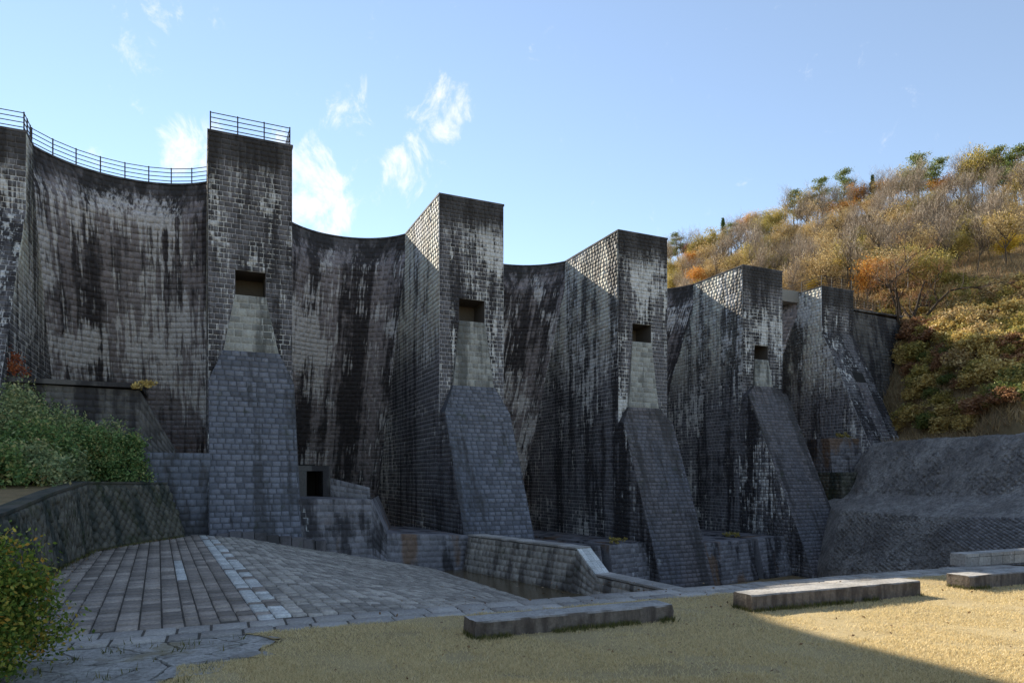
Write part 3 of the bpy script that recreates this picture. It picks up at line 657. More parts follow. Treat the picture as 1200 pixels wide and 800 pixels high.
for r_, (d0, d1) in enumerate(((-1.25, -.66), (-.66, -.0))):
    t = -5+r_*.3
    while t < 24.4:
        w = random.uniform(.5, .95); g_ = .014; t1 = min(t+w, 24.5); j = lambda: random.uniform(-.02, .02)
        qs.append([stp(t+g_, d0+g_+j()*.5), stp(t1-g_, d0+g_+j()*.5), stp(t1-g_, d1-g_+j()*.5), stp(t+g_, d1-g_+j()*.5)]); t = t1
flat_stones('kerb_stone', qs, M_kerb, kerb, h=.06, cham=.03)

# paved apron
A2 = np.array([math.cos(R(27.4)), math.sin(R(27.4)), 0]); U2 = np.array([A2[1], -A2[0], 0])
def kd_(w): return (w[..., 0]-ST0[0])*STN[0]+(w[..., 1]-ST0[1])*STN[1]
def PQ(p, q, z=None): w = p*A2-q*U2; return np.array([w[0], w[1], float(apron_z(p, kd_(w))) if z is None else z])
apr = empty('paved_apron', PQ(-2, 20, 0)); apr['kind'] = 'structure'
us = np.concatenate([np.linspace(-16, 2.4, 4), np.linspace(2.6, 14.9, 30)])
def aps(u, v):
    w = stack([0, 0, 0], (u, A2), (-np.asarray(v), U2)); return w+(apron_z(u, kd_(w))-.045)[..., None]*ZV
o = grid_mesh('joint_bed', aps, us, np.linspace(8, 46, 60), M_joint, apr)
def in_apron(c):
    d = (c[0]-ST0[0])*STN[0]+(c[1]-ST0[1])*STN[1]; wx = np.interp(c[1], WBOT[:, 1], WBOT[:, 0])
    b2 = (c-on(B2, 0, 0, 0)) @ U_
    return d > .12 and c[0] > wx+.02 and (b2 > 3.35 if True else 0)
left, right = [], []
cols_ = [(p_, .42, (.40, .62), 0) for p_ in np.arange(-15.05, .45, .42)]; e_ = cols_[-1][0]+.42
cols_ += [(e_, .30, (.28, .42), 1), (e_+.30, (1.90-e_-.30)/3, (.4, .62), 0), (e_+.30+(1.90-e_-.30)/3, (1.90-e_-.30)/3, (.4, .62), 0), (e_+.30+(1.90-e_-.30)*2/3, (1.90-e_-.30)/3, (.4, .62), 0), (1.90, .36, (.28, .44), 2), (2.26, .36, (.28, .44), 2)]
for (p, w, (la, lb), pk) in cols_:
    q = 8.+random.random()*.6
    while q < 46:
        l = random.uniform(la, lb); g_ = .013
        Qd = [PQ(p+g_*.7, q+g_*2.2), PQ(p+w-g_*.7, q+g_*2.2), PQ(p+w-g_*.7, q+l-g_*2.2), PQ(p+g_*.7, q+l-g_*2.2)]
        if in_apron(np.mean(Qd, 0)): left.append((p, q, Qd, pk))
        q += l
p = 2.62
while p < 14.7:
    w = .33; q = 10.+random.random()*.5
    while q < 46:
        l = random.uniform(.30, .56); g_ = .013
        Qd = [PQ(p+g_*.7, q+g_*2.2), PQ(p+w-g_*.7, q+g_*2.2), PQ(p+w-g_*.7, q+l-g_*2.2), PQ(p+g_*.7, q+l-g_*2.2)]; cq = np.mean(Qd, 0)
        if in_apron(cq) and (cq-on(B2, 0, 0, 0)) @ U_ > 3.6: right.append((p, q, Qd, 0))
        q += l
    p += w
def appx(cq): return 800/cq[1]
allp = []
for (p, q, Qd, pk) in left:
    pale = pk == 2 or (pk == 1 and 22 < q < 27.5)
    if pk == 2 and mn.noise(Vector((p*2.1, q*1.3, 2))) > .22: pale = False
    allp.append((Qd, M_pale if pale else M_paver))
for (p, q, Qd, pk) in right: allp.append((Qd, M_paver2))
dist = np.array([np.mean(a[0], 0)[1] for a in allp]); order = np.argsort(dist)
near = [k for k in order if abs(np.mean(allp[k][0], 0)[0]) < .78*dist[k]][:300]; ns = set(near)
flat_stones('paving_stone', [allp[k][0] for k in near], [allp[k][1] for k in near], apr, cham=.025)
for mt, nm in ((M_paver, 'far_paving_stones'), (M_pale, 'far_pale_stones'), (M_paver2, 'sloping_paving_stones')):
    rest = [allp[k][0] for k in range(len(allp)) if k not in ns and allp[k][1] is mt]
    if rest: flat_stones(nm, rest, mt, apr, single=False, cham=.025)
# worn ledge at the toe of the second buttress
mb = MB(); a0 = on(B2, .35, 4.15, 0)
for k in range(9):
    x0 = k*.62; z1 = .2-.0*k+random.uniform(-.06, .06)-.11*max(0, k-2); c = [a0+A*x0+U_*random.uniform(.5, .8), a0+A*(x0+.58)+U_*random.uniform(.5, .8), a0+A*(x0+.58)-U_*.4, a0+A*x0-U_*.4]
    mb.hexa([zz(p, -3) for p in c], [zz(p, z1) for p in c])
mb.build('worn_ledge', M_toe2[0], dam)

# irregular slabs in the left foreground
rub = empty('rubble_paving', (-6.5, 11.5, 0)); rub['kind'] = 'structure'
mb = MB(); c = [np.array((-12., 4, 0)), np.array((-3.6, 4, 0)), np.array((-3.6, 15, 0)), np.array((-12., 12.2, 0))]
mb.hexa([zz(p, -.2) for p in c], [zz(p, -.035) for p in c])
v, f = mb.v, mb.f; add('joint_bed', v, f, M_joint, rub)
from mathutils import geometry as _g
pts = {}
def jp(i, j):
    if (i, j) not in pts:
        b = stp(0, -1.36)+np.append(STD*(i*.82+.4*(j % 2)), 0)-np.append(STN*(j*.62), 0); pts[(i, j)] = b+np.array([random.uniform(-.2, .2), random.uniform(-.17, .17), 0]) if j else b+np.array([0, 0, 0])
    return pts[(i, j)]
for j in range(0, 10):
    for i in range(-10, 5):
        q4 = [jp(i, j+1), jp(i+1, j+1), jp(i+1, j), jp(i, j)]; cc = np.mean(q4, 0)
        lim = -4.7+.55*math.sin(cc[1]*1.7)
        if cc[0] > lim or cc[1] < 6.5 or cc[0] < -10.2: continue
        zo = random.uniform(-.006, .006); c4 = [cc+(p-cc)*.985+ZV*zo for p in q4]
        # octagonal outline with a chipped edge
        ring = []
        for k in range(4):
            a, b = c4[k], c4[(k+1) % 4]; ring += [a+(b-a)*t_+(cc-(a+(b-a)*t_))*random.uniform(-.03, .10) for t_ in (.06, .22, .38, .5, .64, .8, .94)]
        n = len(ring); vv = [p-ZV*(p[2]+.06) for p in ring]+[zz(cc+(p-cc)*.98, zo) for p in ring]+[zz(cc, zo+random.uniform(0, .012))]
        ff = [(k, (k+1) % n, n+(k+1) % n, n+k) for k in range(n)]+[(n+k, n+(k+1) % n, 2*n) for k in range(n)]
        add('slab', vv, ff, M_slab, rub)

# water in the channel, channel wall
wv = [PQ(14.0, 16.8, -2.66), PQ(18.6, 15, -2.66), PQ(18.6, 46.5, -2.66), PQ(14.0, 46.5, -2.66)]
o = add('channel_water', wv, [(0, 1, 2, 3)], M_water); o['kind'] = 'structure'
cw = empty('channel_wall', (1, 37, -3), 'low stone channel wall with a sloping end beside the shallow pool', 'wall')
k0 = np.array([-2.7, 42.3, 0]); k1 = np.array([3.25, 34.2, 0]); k2 = np.array([4.05, 32.9, 0]); k3 = np.array([6.6, 28.0, 0])
wn = np.array([-.80, -.60, 0])                                   # face direction
fwall('x', [zz(k0, -.62), zz(k1, -.62), zz(k2, -1.75), zz(k3, -1.75)], [zz(k0, -3)+wn*.5, zz(k1, -3)+wn*.5, zz(k2, -3)+wn*.3, zz(k3, -3)+wn*.3], .9, M_chan, 400, rowh=.33, bw=.42, single=True, parent=cw, back=-5.4)
mb = MB(); bw_ = -wn*.95
def cap(a, b, za, zb, name, m):
    mm = MB(); c = [a+wn*.05, b+wn*.05, b+bw_, a+bw_]; zs = [za, zb, zb, za]; mm.hexa([zz(p, z+.055) for p, z in zip(c, zs)], [zz(p, z+.15) for p, z in zip(c, zs)]); return mm.build(name, m, cw)
n = 14
for k in range(n): cap(k0+(k1-k0)*(k+.02)/n, k0+(k1-k0)*(k+.98)/n, -.62+random.uniform(-.015, .015), -.62+random.uniform(-.015, .015), 'cap_stone', M_kerb)
for k in range(4):
    for s in range(3):
        a = k1+(k2-k1)*(k+.04)/4; b = k1+(k2-k1)*(k+.96)/4; mm = MB(); z0 = -.62-1.13*(k+.04)/4; z1 = -.62-1.13*(k+.96)/4
        c = [a+bw_*(s/3+.01), b+bw_*(s/3+.01), b+bw_*((s+1)/3-.01), a+bw_*((s+1)/3-.01)]; zs = [z0, z1, z1, z0]
        mm.hexa([zz(p, z) for p, z in zip(c, zs)], [zz(p, z+.09) for p, z in zip(c, zs)]); mm.build('end_stone', M_pale, cw)
for k in range(9): cap(k2+(k3-k2)*(k+.02)/9, k2+(k3-k2)*(k+.98)/9, -1.75, -1.75, 'cap_stone', M_kerb)

# ------------------------------------------------------------ retaining wall on the left, diamond-laid stones
def diamond(surf, L, H, d, sgn, r, seed_=0):
    Q = []; nu = int(L/d)+2; nv = int(H/(d*.5))+2
    for j in range(nv):
        for i in range(nu):
            cu = (i+.5*(j % 2))*d; cv = j*d*.5
            if cu < .2*d or cu > L-.2*d or cv < .12 or cv > H-.08: continue
            h = d*.5; Q.append(((cu, max(0.02, cv-h)), (min(L, cu+h), cv), (cu, min(H-.02, cv+h)), (max(0, cu-h), cv)))
    Q = np.array(Q); c = Q.mean(1, keepdims=True); c[:, 0, 0] = Q[:, 0, 0]; c[:, 0, 1] = Q[:, 1, 1]
    Qo = c+(Q-c)*.93; Qi = c+(Q-c)*(.72+.1*r.random((len(Q), 1, 1)))+.02*(r.random(Q.shape)-.5)
    n = nvec(surf, Qi[..., 0], Qi[..., 1], sgn)
    return surf(Qo[..., 0], Qo[..., 1])-n*.01, surf(Qi[..., 0], Qi[..., 1])+n*(.06+.08*r.random((len(Q), 1, 1)))
rw = empty('retaining_wall', (-15, 24, -.1), 'mossy dark retaining wall of diamond-set stones below the shrubs at the left', 'wall')
allw = []
for k in range(len(WTOP)-1):
    a, b, c, d = WBOT[k], WBOT[k+1], WTOP[k+1], WTOP[k]; L = np.linalg.norm(c-d); Hh = np.linalg.norm(d-a)
    surf = lambda u, v, a=a, b=b, c=c, d=d, L=L, Hh=Hh: (a*(1-(np.asarray(u)/L)[..., None])+b*(np.asarray(u)/L)[..., None])*(1-(np.asarray(v)/Hh)[..., None])+(d*(1-(np.asarray(u)/L)[..., None])+c*(np.asarray(u)/L)[..., None])*(np.asarray(v)/Hh)[..., None]
    back = np.array([-.7, 0, 0]); cr = [a, b, c, d]; bk = [p+back for p in cr]
    add('core', cr+bk, [(0,1,2,3), (7,6,5,4), (2,1,5,6), (3,2,6,7), (0,3,7,4), (1, 0, 4, 5)], M_bank[1], rw)
    allw.append(diamond(surf, L, Hh, .46, 1, rng))
Wo = np.concatenate([x[0] for x in allw]); Wi = np.concatenate([x[1] for x in allw])
cw_ = Wi.mean(1); vis = np.where((cw_[:, 0] > -.76*cw_[:, 1]))[0]; vis = vis[np.argsort(cw_[vis, 1])][:300]; rest = np.setdiff1d(np.arange(len(cw_)), vis)
blocks_single('stone', (Wo[vis], Wi[vis]), M_bank[0], rw); blocks_obj('far_stones', (Wo[rest], Wi[rest]), M_bank[0], rw)
# end return of the wall towards the dam
fr0, fr1 = WTOP[-1], WTOP[-1]+np.array([-4, 2.2, .1]); b0, b1 = WBOT[-1], WBOT[-1]+np.array([-4.2, 2.2, 0])
add('end_face', [b0, b1, fr1, fr0, b0-[0, .0, 0]], [(3, 2, 1, 0)], M_bank[1], rw)
for k in range(len(WTOP)-1):
    c = [WTOP[k]+[.06, 0, .0], WTOP[k+1]+[.06, 0, 0], WTOP[k+1]-[.6, 0, 0], WTOP[k]-[.6, 0, 0]]; mm = MB(); mm.hexa([p+ZV*.003 for p in c], [p+ZV*.09 for p in c]); mm.build('coping', M_bank[1], rw)
    c = [WTOP[k]-[.55, 0, .3], WTOP[k+1]-[.55, 0, .3], WTOP[k+1]-[2.6, 0, .3], WTOP[k]-[2.6, 0, .3]]; mm = MB(); mm.hexa([p for p in c], [p+ZV*(.34 if q_ < 2 else .42) for q_, p in enumerate(c)]); mm.build('bank_soil', M_hill, rw)

# ------------------------------------------------------------ pitched slope on the right
rows = [ [P(1021, 519, 66.5), P(1100, 514, 58), P(1200, 508, 50), np.array([39.2, 38, 6.1]), np.array([42, 20, 6.0])],
         [P(1008, 580, 61.5), P(1092, 583, 54), P(1200, 580, 46.5), np.array([36.5, 36, 1.6]), np.array([39, 19, 1.5])],
         [P(985, 596, 58.5), P(1082, 603, 51), P(1200, 606, 43), np.array([33.5, 34, .6]), np.array([36, 18, .5])],
         [P(969, 668, 55), P(1088, 668, 47), P(1200, 664, 40), np.array([29.5, 31, -3]), np.array([31, 16, -3])] ]
rows = np.array(rows); rows = np.concatenate([rows[:1]+np.array([2.2, 1.2, .25]), rows, rows[-1:]*np.array([1, 1, 0])+np.array([-.5, -.3, -7])], 0)
rows = np.concatenate([rows[:, :1]+np.array([.8, 6, .0]), rows], 1)
def slope_surf(u, v):
    u = np.asarray(u, float); v = np.asarray(v, float); nc = rows.shape[1]-1; nr = rows.shape[0]-1
    i = np.clip(u.astype(int), 0, nc-1); j = np.clip(v.astype(int), 0, nr-1); fu = (u-i)[..., None]; fv = (v-j)[..., None]
    return (rows[j, i]*(1-fu)+rows[j, i+1]*fu)*(1-fv)+(rows[j+1, i]*(1-fu)+rows[j+1, i+1]*fu)*fv
su = np.linspace(0, 5, 181); sv = np.linspace(0, 5, 151); SU, SV = np.meshgrid(su, sv)
p = slope_surf(SU, SV); n_ = nvec(slope_surf, SU.clip(0, 4.999), SV.clip(0, 4.999), -1); n_[n_[..., 2] < 0] *= -1
# smooth the folds, then roughen like sprayed concrete
for _ in range(5): p[1:-1] = (p[:-2]+p[1:-1]*2+p[2:])/4
from mathutils import noise as mn
dsp = np.array([[(mn.fractal(Vector(q)*.35, .9, 2.1, 5)*.12+mn.fractal(Vector(q)*1.6, .8, 2.1, 4)*.12)*(1 if sv[jj] < 2.9 else .3) for q in r_] for jj, r_ in enumerate(p)])
p = p+n_*dsp[..., None]
k = len(su); ii = (np.arange(len(sv)-1)[:, None]*k+np.arange(k-1)[None]).ravel()
sl = empty('concrete_slope', (32, 52, -5), 'rough grey concrete-faced bank below the autumn hillside, right of the dam', 'embankment')
add('facing', p, np.stack([ii, ii+k, ii+k+1, ii+1], 1), M_slope, sl, True)
# lattice of stones pitched into the lower face
r = np.random.default_rng(5)
sur3 = lambda u, v: slope_surf(1+np.asarray(u)/11., 3+np.asarray(v)/8.5)
Do, Di = diamond(sur3, 33, 8.5, .62, -1, r)
cc = Di.mean(1); keep = np.array([q[0]/q[1]-.03*math.sin(q[2]*2.1) > .655 and q[0]/q[1] < .95 and q[2] > -1.6 for q in cc])
out_n = np.array([-.5, -.35, .6])*.10
Ro, Ri = Do[~keep]-out_n*2.5, Di[~keep]-out_n*(.65+.5*r.random((int((~keep).sum()), 1, 1))); Do, Di = Do[keep]-out_n*2.5, Di[keep]-out_n*.25
Ri += r.normal(0, .03, Ri.shape)
blocks_obj('rubble_facing', (Ro, Ri), M_slope, sl, sgn=-1)
sur4 = lambda u, v: slope_surf(1+np.asarray(u)/11., 1.15+np.asarray(v)/8.5)
Uo, Ui = diamond(sur4, 40, 7., .8, -1, r); Ui += r.normal(0, .05, Ui.shape)
blocks_obj('rubble_facing', (Uo-out_n*2.5, Ui-out_n*(1.0+.5*r.random((len(Ui), 1, 1)))), M_slope, sl, sgn=-1)
cc = Di.mean(1); sc_ = cc[:, 0]/cc[:, 1]; vis = np.where((sc_ < .76) & (cc[:, 2] > -3.5))[0][:290]; rest = np.setdiff1d(np.arange(len(cc)), vis)
blocks_single('stone', (Do[vis], Di[vis]), M_slopest, sl, sgn=-1); blocks_obj('other_stones', (Do[rest], Di[rest]), M_slopest, sl, sgn=-1)
# low parapet beyond the kerb at the right
pw = empty('parapet', (17, 24.5, 0), 'low pale stone parapet at the far right end of the kerb strip', 'wall')
a = G(1132, 663.5); b = a+np.append(STD*9, 0)
mm = MB(); nn = -np.append(STN, 0); c = [a, b, b-nn*.5, a-nn*.5]; mm.hexa([zz(q, -.02) for q in c], [zz(q, .30) for q in c]); mm.build('core', M_joint, pw)
for k in range(14):
    q0_, q1_ = a+(b-a)*(k+.02)/14, a+(b-a)*(k+.98)/14; mm = MB(); c = [q0_+nn*.03, q1_+nn*.03, q1_-nn*.53, q0_-nn*.53]; mm.hexa([zz(q, .31) for q in c], [zz(q, .42) for q in c]); mm.build('cap_stone', M_kerb, pw)
    mm = MB(); c = [q0_+nn*.025, q1_+nn*.025, q1_-nn*.1, q0_-nn*.1]; mm.hexa([zz(q, .0) for q in c], [zz(q, .295) for q in c]); mm.build('stone', M_kerb, pw)
mm = MB(); c = [a-np.append(STD*.04, 0)+nn*.02, a+nn*.02, a-nn*.52, a-np.append(STD*.04, 0)-nn*.52]; mm.hexa([zz(q, 0) for q in c], [zz(q, .40) for q in c]); mm.build('end_stone', M_kerb, pw)

# ------------------------------------------------------------ stone benches
import bmesh
def bench(a, L, h, w, label, seed):
    a = np.array(a, float); d = np.append(np.array([math.cos(R(23)), math.sin(R(23))]), 0); nb = np.array([-d[1], d[0], 0])
    root = empty('stone_bench', a+d*L/2+nb*w/2, label, 'bench', 'long stone benches on the lawn')
    rr = random.Random(seed)
    nseg = 44; ring = [(0, -.06), (0, .25*h), (0, .6*h), (.0, h-.03), (.03, h), (w*.35, h+.004), (w*.7, h-.002), (w-.03, h), (w, h-.03), (w, -.06)]
    v = []; f = []; m = len(ring)
    for i in range(nseg+1):
        t = L*i/nseg
        for (s, z) in ring:
            q = a+d*t+nb*s; jx = mn.noise(Vector((t*3+seed*7, s*4, z*6)))*.032+mn.noise(Vector((t*9+seed*7, s*9, z*15)))*.018
            q = q+nb*(jx if s < w*.5 else -jx)+ZV*(z+(mn.noise(Vector((t*1.5, s*3+9, seed)))*.010 if z > .1 else 0))
            if i in (0, nseg): q = q+d*(mn.noise(Vector((s*6, z*8, seed+i)))*.05)
            v.append(q)
    for i in range(nseg):
        for k in range(m-1): f.append((i*m+k, (i+1)*m+k, (i+1)*m+k+1, i*m+k+1))
    f.append(tuple(range(m-1, -1, -1))[::-1]); f.append(tuple(nseg*m+k for k in range(m))[::-1])
    f = [tuple(q[::-1]) for q in f]
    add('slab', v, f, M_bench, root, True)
    me = root.children[0].data
    try: me.set_sharp_from_angle(angle=R(35))
    except Exception: pass
BEN = [(G(557, 749), 4.45, .33), (G(881, 717), 5.5, .38), (G(1136, 690.5), 5.5, .36)]
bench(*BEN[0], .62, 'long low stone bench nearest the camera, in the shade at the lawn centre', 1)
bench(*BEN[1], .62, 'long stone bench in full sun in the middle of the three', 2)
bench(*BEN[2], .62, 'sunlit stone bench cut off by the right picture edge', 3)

# ------------------------------------------------------------ grass blades, weeds, litter
def blades(n, xs, ys, h, w, zf=0., lean_=.5, r=rng):
    a = r.uniform(0, 2*np.pi, n); hh = h*(.5+r.random(n)); ww = w*(.6+.8*r.random(n)); l = lean_*hh*r.random(n); b = r.uniform(0, 2*np.pi, n)
    base = np.stack([xs, ys, np.zeros(n)+zf], 1); sd = np.stack([np.cos(a), np.sin(a), 0*a], 1)*ww[:, None]/2
    tip = base+np.stack([np.cos(b)*l, np.sin(b)*l, hh], 1)
    return np.stack([base-sd, base+sd, tip], 1)
def in_bench(x, y):
    r_ = np.zeros(len(x), bool)
    for a, L, h in BEN:
        d = np.array([math.cos(R(23)), math.sin(R(23))]); q = np.stack([x-a[0], y-a[1]], 1); t = q @ d; s = q @ np.array([-d[1], d[0]]); r_ |= (t > 0) & (t < L) & (s > 0) & (s < .62)
    return r_
n = 380000; D = 9.5+(24-9.5)*rng.random(n)**1.5; X = D*rng.uniform(-.52, .80, n); ok = lawn_ok(X, D+.12*np.sin(X*7.3)*np.sin(X*2.1)-.1) & ~in_bench(X, D)
wear = np.array([mn.fractal(Vector((a_*.55, b_*.8, 4)), .9, 2.1, 4) for a_, b_ in zip(X, D)]); ok &= rng.random(n) > .85*smooth(wear, .15, .55)
dens = np.array(rng.random(n) < .95); X, D = X[ok & dens], D[ok & dens]; t3 = blades(len(X), X, D, .04, .013, .0, 1.5)
o = obj('lawn_grass', mesh('lawn_grass', t3, np.arange(len(X)*3).reshape(-1, 3), M_blade)); tag(o, 'short dry straw-coloured grass covering the lawn', 'grass', kind='stuff')
# weeds along bench feet, slab joints and wall foot
wx, wy = [], []
for a, L, h in BEN:
    d = np.array([math.cos(R(23)), math.sin(R(23))]); t = rng.random(1500)*L; s = -np.abs(rng.normal(0, .08, 1500))-.01; k = mnk = np.array([mn.noise(Vector((q*1.2, a[0], 0))) > -.15 for q in t])
    wx.append((a[0]+d[0]*t-d[1]*s)[k]); wy.append((a[1]+d[1]*t+d[0]*s)[k])
    t = rng.random(120); s = rng.random(120)*.6; wx.append(a[0]-.05*t-d[1]*s); wy.append(a[1]-.05*t+d[0]*s)
t = rng.random(1500); yy = 12+t*23; wx.append(np.interp(yy, WBOT[:, 1], WBOT[:, 0])+np.abs(rng.normal(0, .12, 1500))+.05); wy.append(yy)
t = rng.normal(0, .3, 160); c_ = rng.integers(0, 24, 160); cxs = rng.uniform(-8, -4.6, 24); cys = rng.uniform(9.8, 13, 24); wx.append(cxs[c_]+t*.35); wy.append(cys[c_]+rng.normal(0, .1, 160))
wx = np.concatenate(wx); wy = np.concatenate(wy); t3 = blades(len(wx), wx, wy, .10, .02, 0, .9)
o = obj('weeds', mesh('weeds', t3, np.arange(len(wx)*3).reshape(-1, 3), M_weed)); tag(o, 'small green weeds along the stone edges', 'weeds', kind='stuff')
def leaf_quads(c, size, r, flat=None, aspect=.55):
    n = len(c); d = r.normal(size=(n, 3)); d /= np.linalg.norm(d, axis=1, keepdims=True); e = r.normal(size=(n, 3))
    if flat is not None: d[:, 2] *= flat; e[:, 2] *= flat
    d /= np.linalg.norm(d, axis=1, keepdims=True); e -= (e*d).sum(1, keepdims=True)*d; e /= np.linalg.norm(e, axis=1, keepdims=True)
    s = (size*(.6+.8*r.random(n)))[:, None]/2
    return np.stack([c-d*s, c+e*s*aspect, c+d*s, c-e*s*aspect], 1)
n = 700; X = np.concatenate([rng.uniform(-3, 14, 420), np.interp(rng.uniform(15, 34, 280), WBOT[:, 1], WBOT[:, 0])]); Y = np.concatenate([rng.uniform(9.5, 20, 420), np.zeros(280)])
yy = rng.uniform(15, 34, 280); X[420:] = np.interp(yy, WBOT[:, 1], WBOT[:, 0])+np.abs(rng.normal(0, .35, 280))+.08; Y[420:] = yy
q = leaf_quads(np.stack([X, Y, np.full(n, .03)], 1), .075, rng, flat=.25)
o = obj('fallen_leaves', mesh('fallen_leaves', q, np.arange(n*4).reshape(-1, 4), M_litter)); tag(o, 'scattered brown fallen leaves', 'leaves', kind='stuff')

# ------------------------------------------------------------ shrubs
def shrub_mesh(name, rx, ry, h, nclump, per, leaf, mat, r, spiky=0., aspect=.55):
    """leaf clumps spread over the outer half of an uneven dome"""
    th = r.uniform(0, 2*np.pi, nclump); cz = r.random(nclump)**.8; rr_ = (.62+.40*r.random(nclump))
    rad = np.sqrt(np.clip(1-cz**2*.92, 0, 1)); lob = 1+.16*np.sin(th*3+r.random()*6)+.10*np.sin(th*5+r.random()*6)
    C = np.stack([rx*rad*rr_*lob*np.cos(th), ry*rad*rr_*lob*np.sin(th), h*(.08+.9*cz*rr_)*(1+.1*np.sin(th*2+1))], 1)
    off = r.normal(0, 1, (nclump, per, 3))*np.array([1, 1, .8+spiky])*.13*min(rx, h)*1.25
    pts_ = (C[:, None]+off).reshape(-1, 3); pts_[:, 2] = np.maximum(pts_[:, 2], .03)
    q = leaf_quads(pts_, leaf, r, aspect=aspect); return mesh(name, q, np.arange(len(q)*4).reshape(-1, 4), mat)
def stems_mesh(name, rx, h, r, n=9, mat=None):
    m = MB()
    for _ in range(n):
        t = r.uniform(0, 6.28); e = np.array([math.cos(t)*rx*.6*r.random(), math.sin(t)*rx*.6*r.random(), h*r.uniform(.5, .85)]); a = e*np.array([.15, .15, 0]); md = (a+e)/2+np.append(r.normal(0, .06*rx, 2), 0)
        m.tube(a, md, .035*h/2, .025*h/2, 4); m.tube(md, e, .025*h/2, .008*h/2, 4)
    return mesh(name, m.v, m.f, mat or M_core)
def shrub(loc, rx, ry, h, nclump, per, leaf, mat, seed, label, group, name='shrub', spiky=0.):
    r = np.random.default_rng(seed); root = empty(name, loc, label, 'shrub', group)
    obj('foliage', shrub_mesh('foliage', rx, ry, h, nclump, per, leaf, mat, r, spiky), root, loc); obj('stem', stems_mesh('stem', rx, h, r), root, loc)
def bank_pt(x, y, D):
    p = P(x, y, D); gz = float(ground_z(np.array([p[0]]), np.array([p[1]]))[0]); return np.array([p[0], p[1], max(gz, 1.5)])
gp = 'shrubs on the bank above the retaining wall'
for k, (x, D, rx, h, mt, lab) in enumerate((
    (138, 34.6, 1.35, 2.6, M_azalea, 'dense dark green rounded shrub at the right end of the bank'),
    (100, 33.5, 1.4, 2.9, M_azalea, 'dark green shrub second from the right end of the bank'),
    (118, 36.5, 1.5, 3.3, M_azalea2, 'brown-tipped shrub behind the dark rounded shrub on the bank'),
    (76, 31.0, .9, 1.6, M_azalea2, 'low grey-green shrub at the wall corner in front of the dark shrubs'),
    (42, 30.3, 1.6, 2.6, M_azalea, 'broad green shrub in the middle of the bank'),
    (34, 27.0, 1.25, 1.8, M_azalea2, 'yellowish green feathery shrub near the wall top at left'),
    (2, 25.6, 1.1, 1.6, M_azalea, 'dark low shrub at the left picture edge above the wall'),
    (-5, 31.0, 2.1, 3.5, M_azalea2, 'tall grey-green shrub at the left picture edge on the bank'),
    (30, 34.0, 2.0, 3.3, M_azalea, 'tall green shrub at the back left of the bank'),
    (12, 36.0, 2.0, 4.3, M_azalea2, 'tallest grey-green shrub at the back left against the dam'),
    (58, 33.2, 1.4, 3.0, M_azalea2, 'pale feathery shrub between the taller dark ones on the bank'),
    (74, 36.0, 1.6, 3.0, M_azalea2, 'pale green shrub behind the middle of the bank'))):
    shrub(bank_pt(x, 560, D), rx, rx*.95, h, int(85*rx*h/3), 80, .15, mt, 900+k, lab, gp)
shrub(bank_pt(20, 560, 36), 1.6, 1.6, 2.6, 60, 40, .16, LEAF['rust'], 931, 'reddish brown shrub at the foot of the leftmost buttress', gp)
shrub(np.array([-27.0, 36.2, 8.2]), 1.0, 1.0, 1.6, 34, 40, .16, LEAF['red'], 932, 'small red-leaved shrub before the leftmost buttress at picture edge', gp)
shrub(np.array([-7.95, 10.1, 0]), .95, 1.0, 2.25, 330, 60, .075, M_nearleaf, 940, 'glossy yellow-green shrub with orange leaves at the lower left corner', None, 'near_shrub')
shrub(np.array([-8.2, 8.9, 0]), 1.0, 1.0, 1.9, 220, 50, .075, M_nearleaf, 941, 'lower part of glossy green hedge at the bottom left corner', None, 'near_shrub')
shrub(on(B2, -3.2, .2, 7.9), .6, .4, .55, 14, 26, .14, LEAF['ylgrass'], 950, 'yellowed weed tuft on top of the dark ledge left of the second buttress', None, 'weed_tuft')
# weeds on the sills
for k, (p_, lab) in enumerate(((on(B4, -2.4, 3.7, -1.85), 'green weed tuft on the sill left of the fourth buttress'), (on(B5, -5.2, 4.3, -2.0), 'green weed tuft on the sill left of the fifth buttress'), (P(985, 512, 66.8), 'dry weed tuft on the stepped block beside the last buttress'))):
    shrub(p_, .8, .4, .4, 14, 24, .14, LEAF['olive'], 955+k, lab, None, 'weed_tuft')

# ------------------------------------------------------------ hillside trees
def limb_tree(r, h, spread, levels=3, trunk_r=.16, up=.55, nb=5, tfrac=.35):
    m = MB(); tips = []
    def grow(p, d, l, rad, lev):
        n = 3; q = p
        for i in range(n):
            d2 = (d+np.append(r.normal(0, .16, 2), r.normal(0, .08))); d2 /= np.linalg.norm(d2); e = q+d2*l/n; m.tube(q, e, rad*(1-.22*i), rad*(1-.22*(i+1)), 5 if lev < 2 else 3); q = e; d = d2
            if lev < levels and i >= (1 if lev == 0 else 0):
                for _ in range(nb if lev == 0 else 2):
                    t = r.uniform(0, 6.28); s = np.array([math.cos(t)*spread, math.sin(t)*spread, up+r.uniform(-.1, .45)]); s = s+d*.4; s /= np.linalg.norm(s)
                    grow(q, s, l*r.uniform(.5, .72), rad*.5, lev+1)
        tips.append((q, d, lev))
    grow(np.zeros(3), np.array([0, 0, 1.]), h*tfrac*1.6, trunk_r, 0); return m, tips
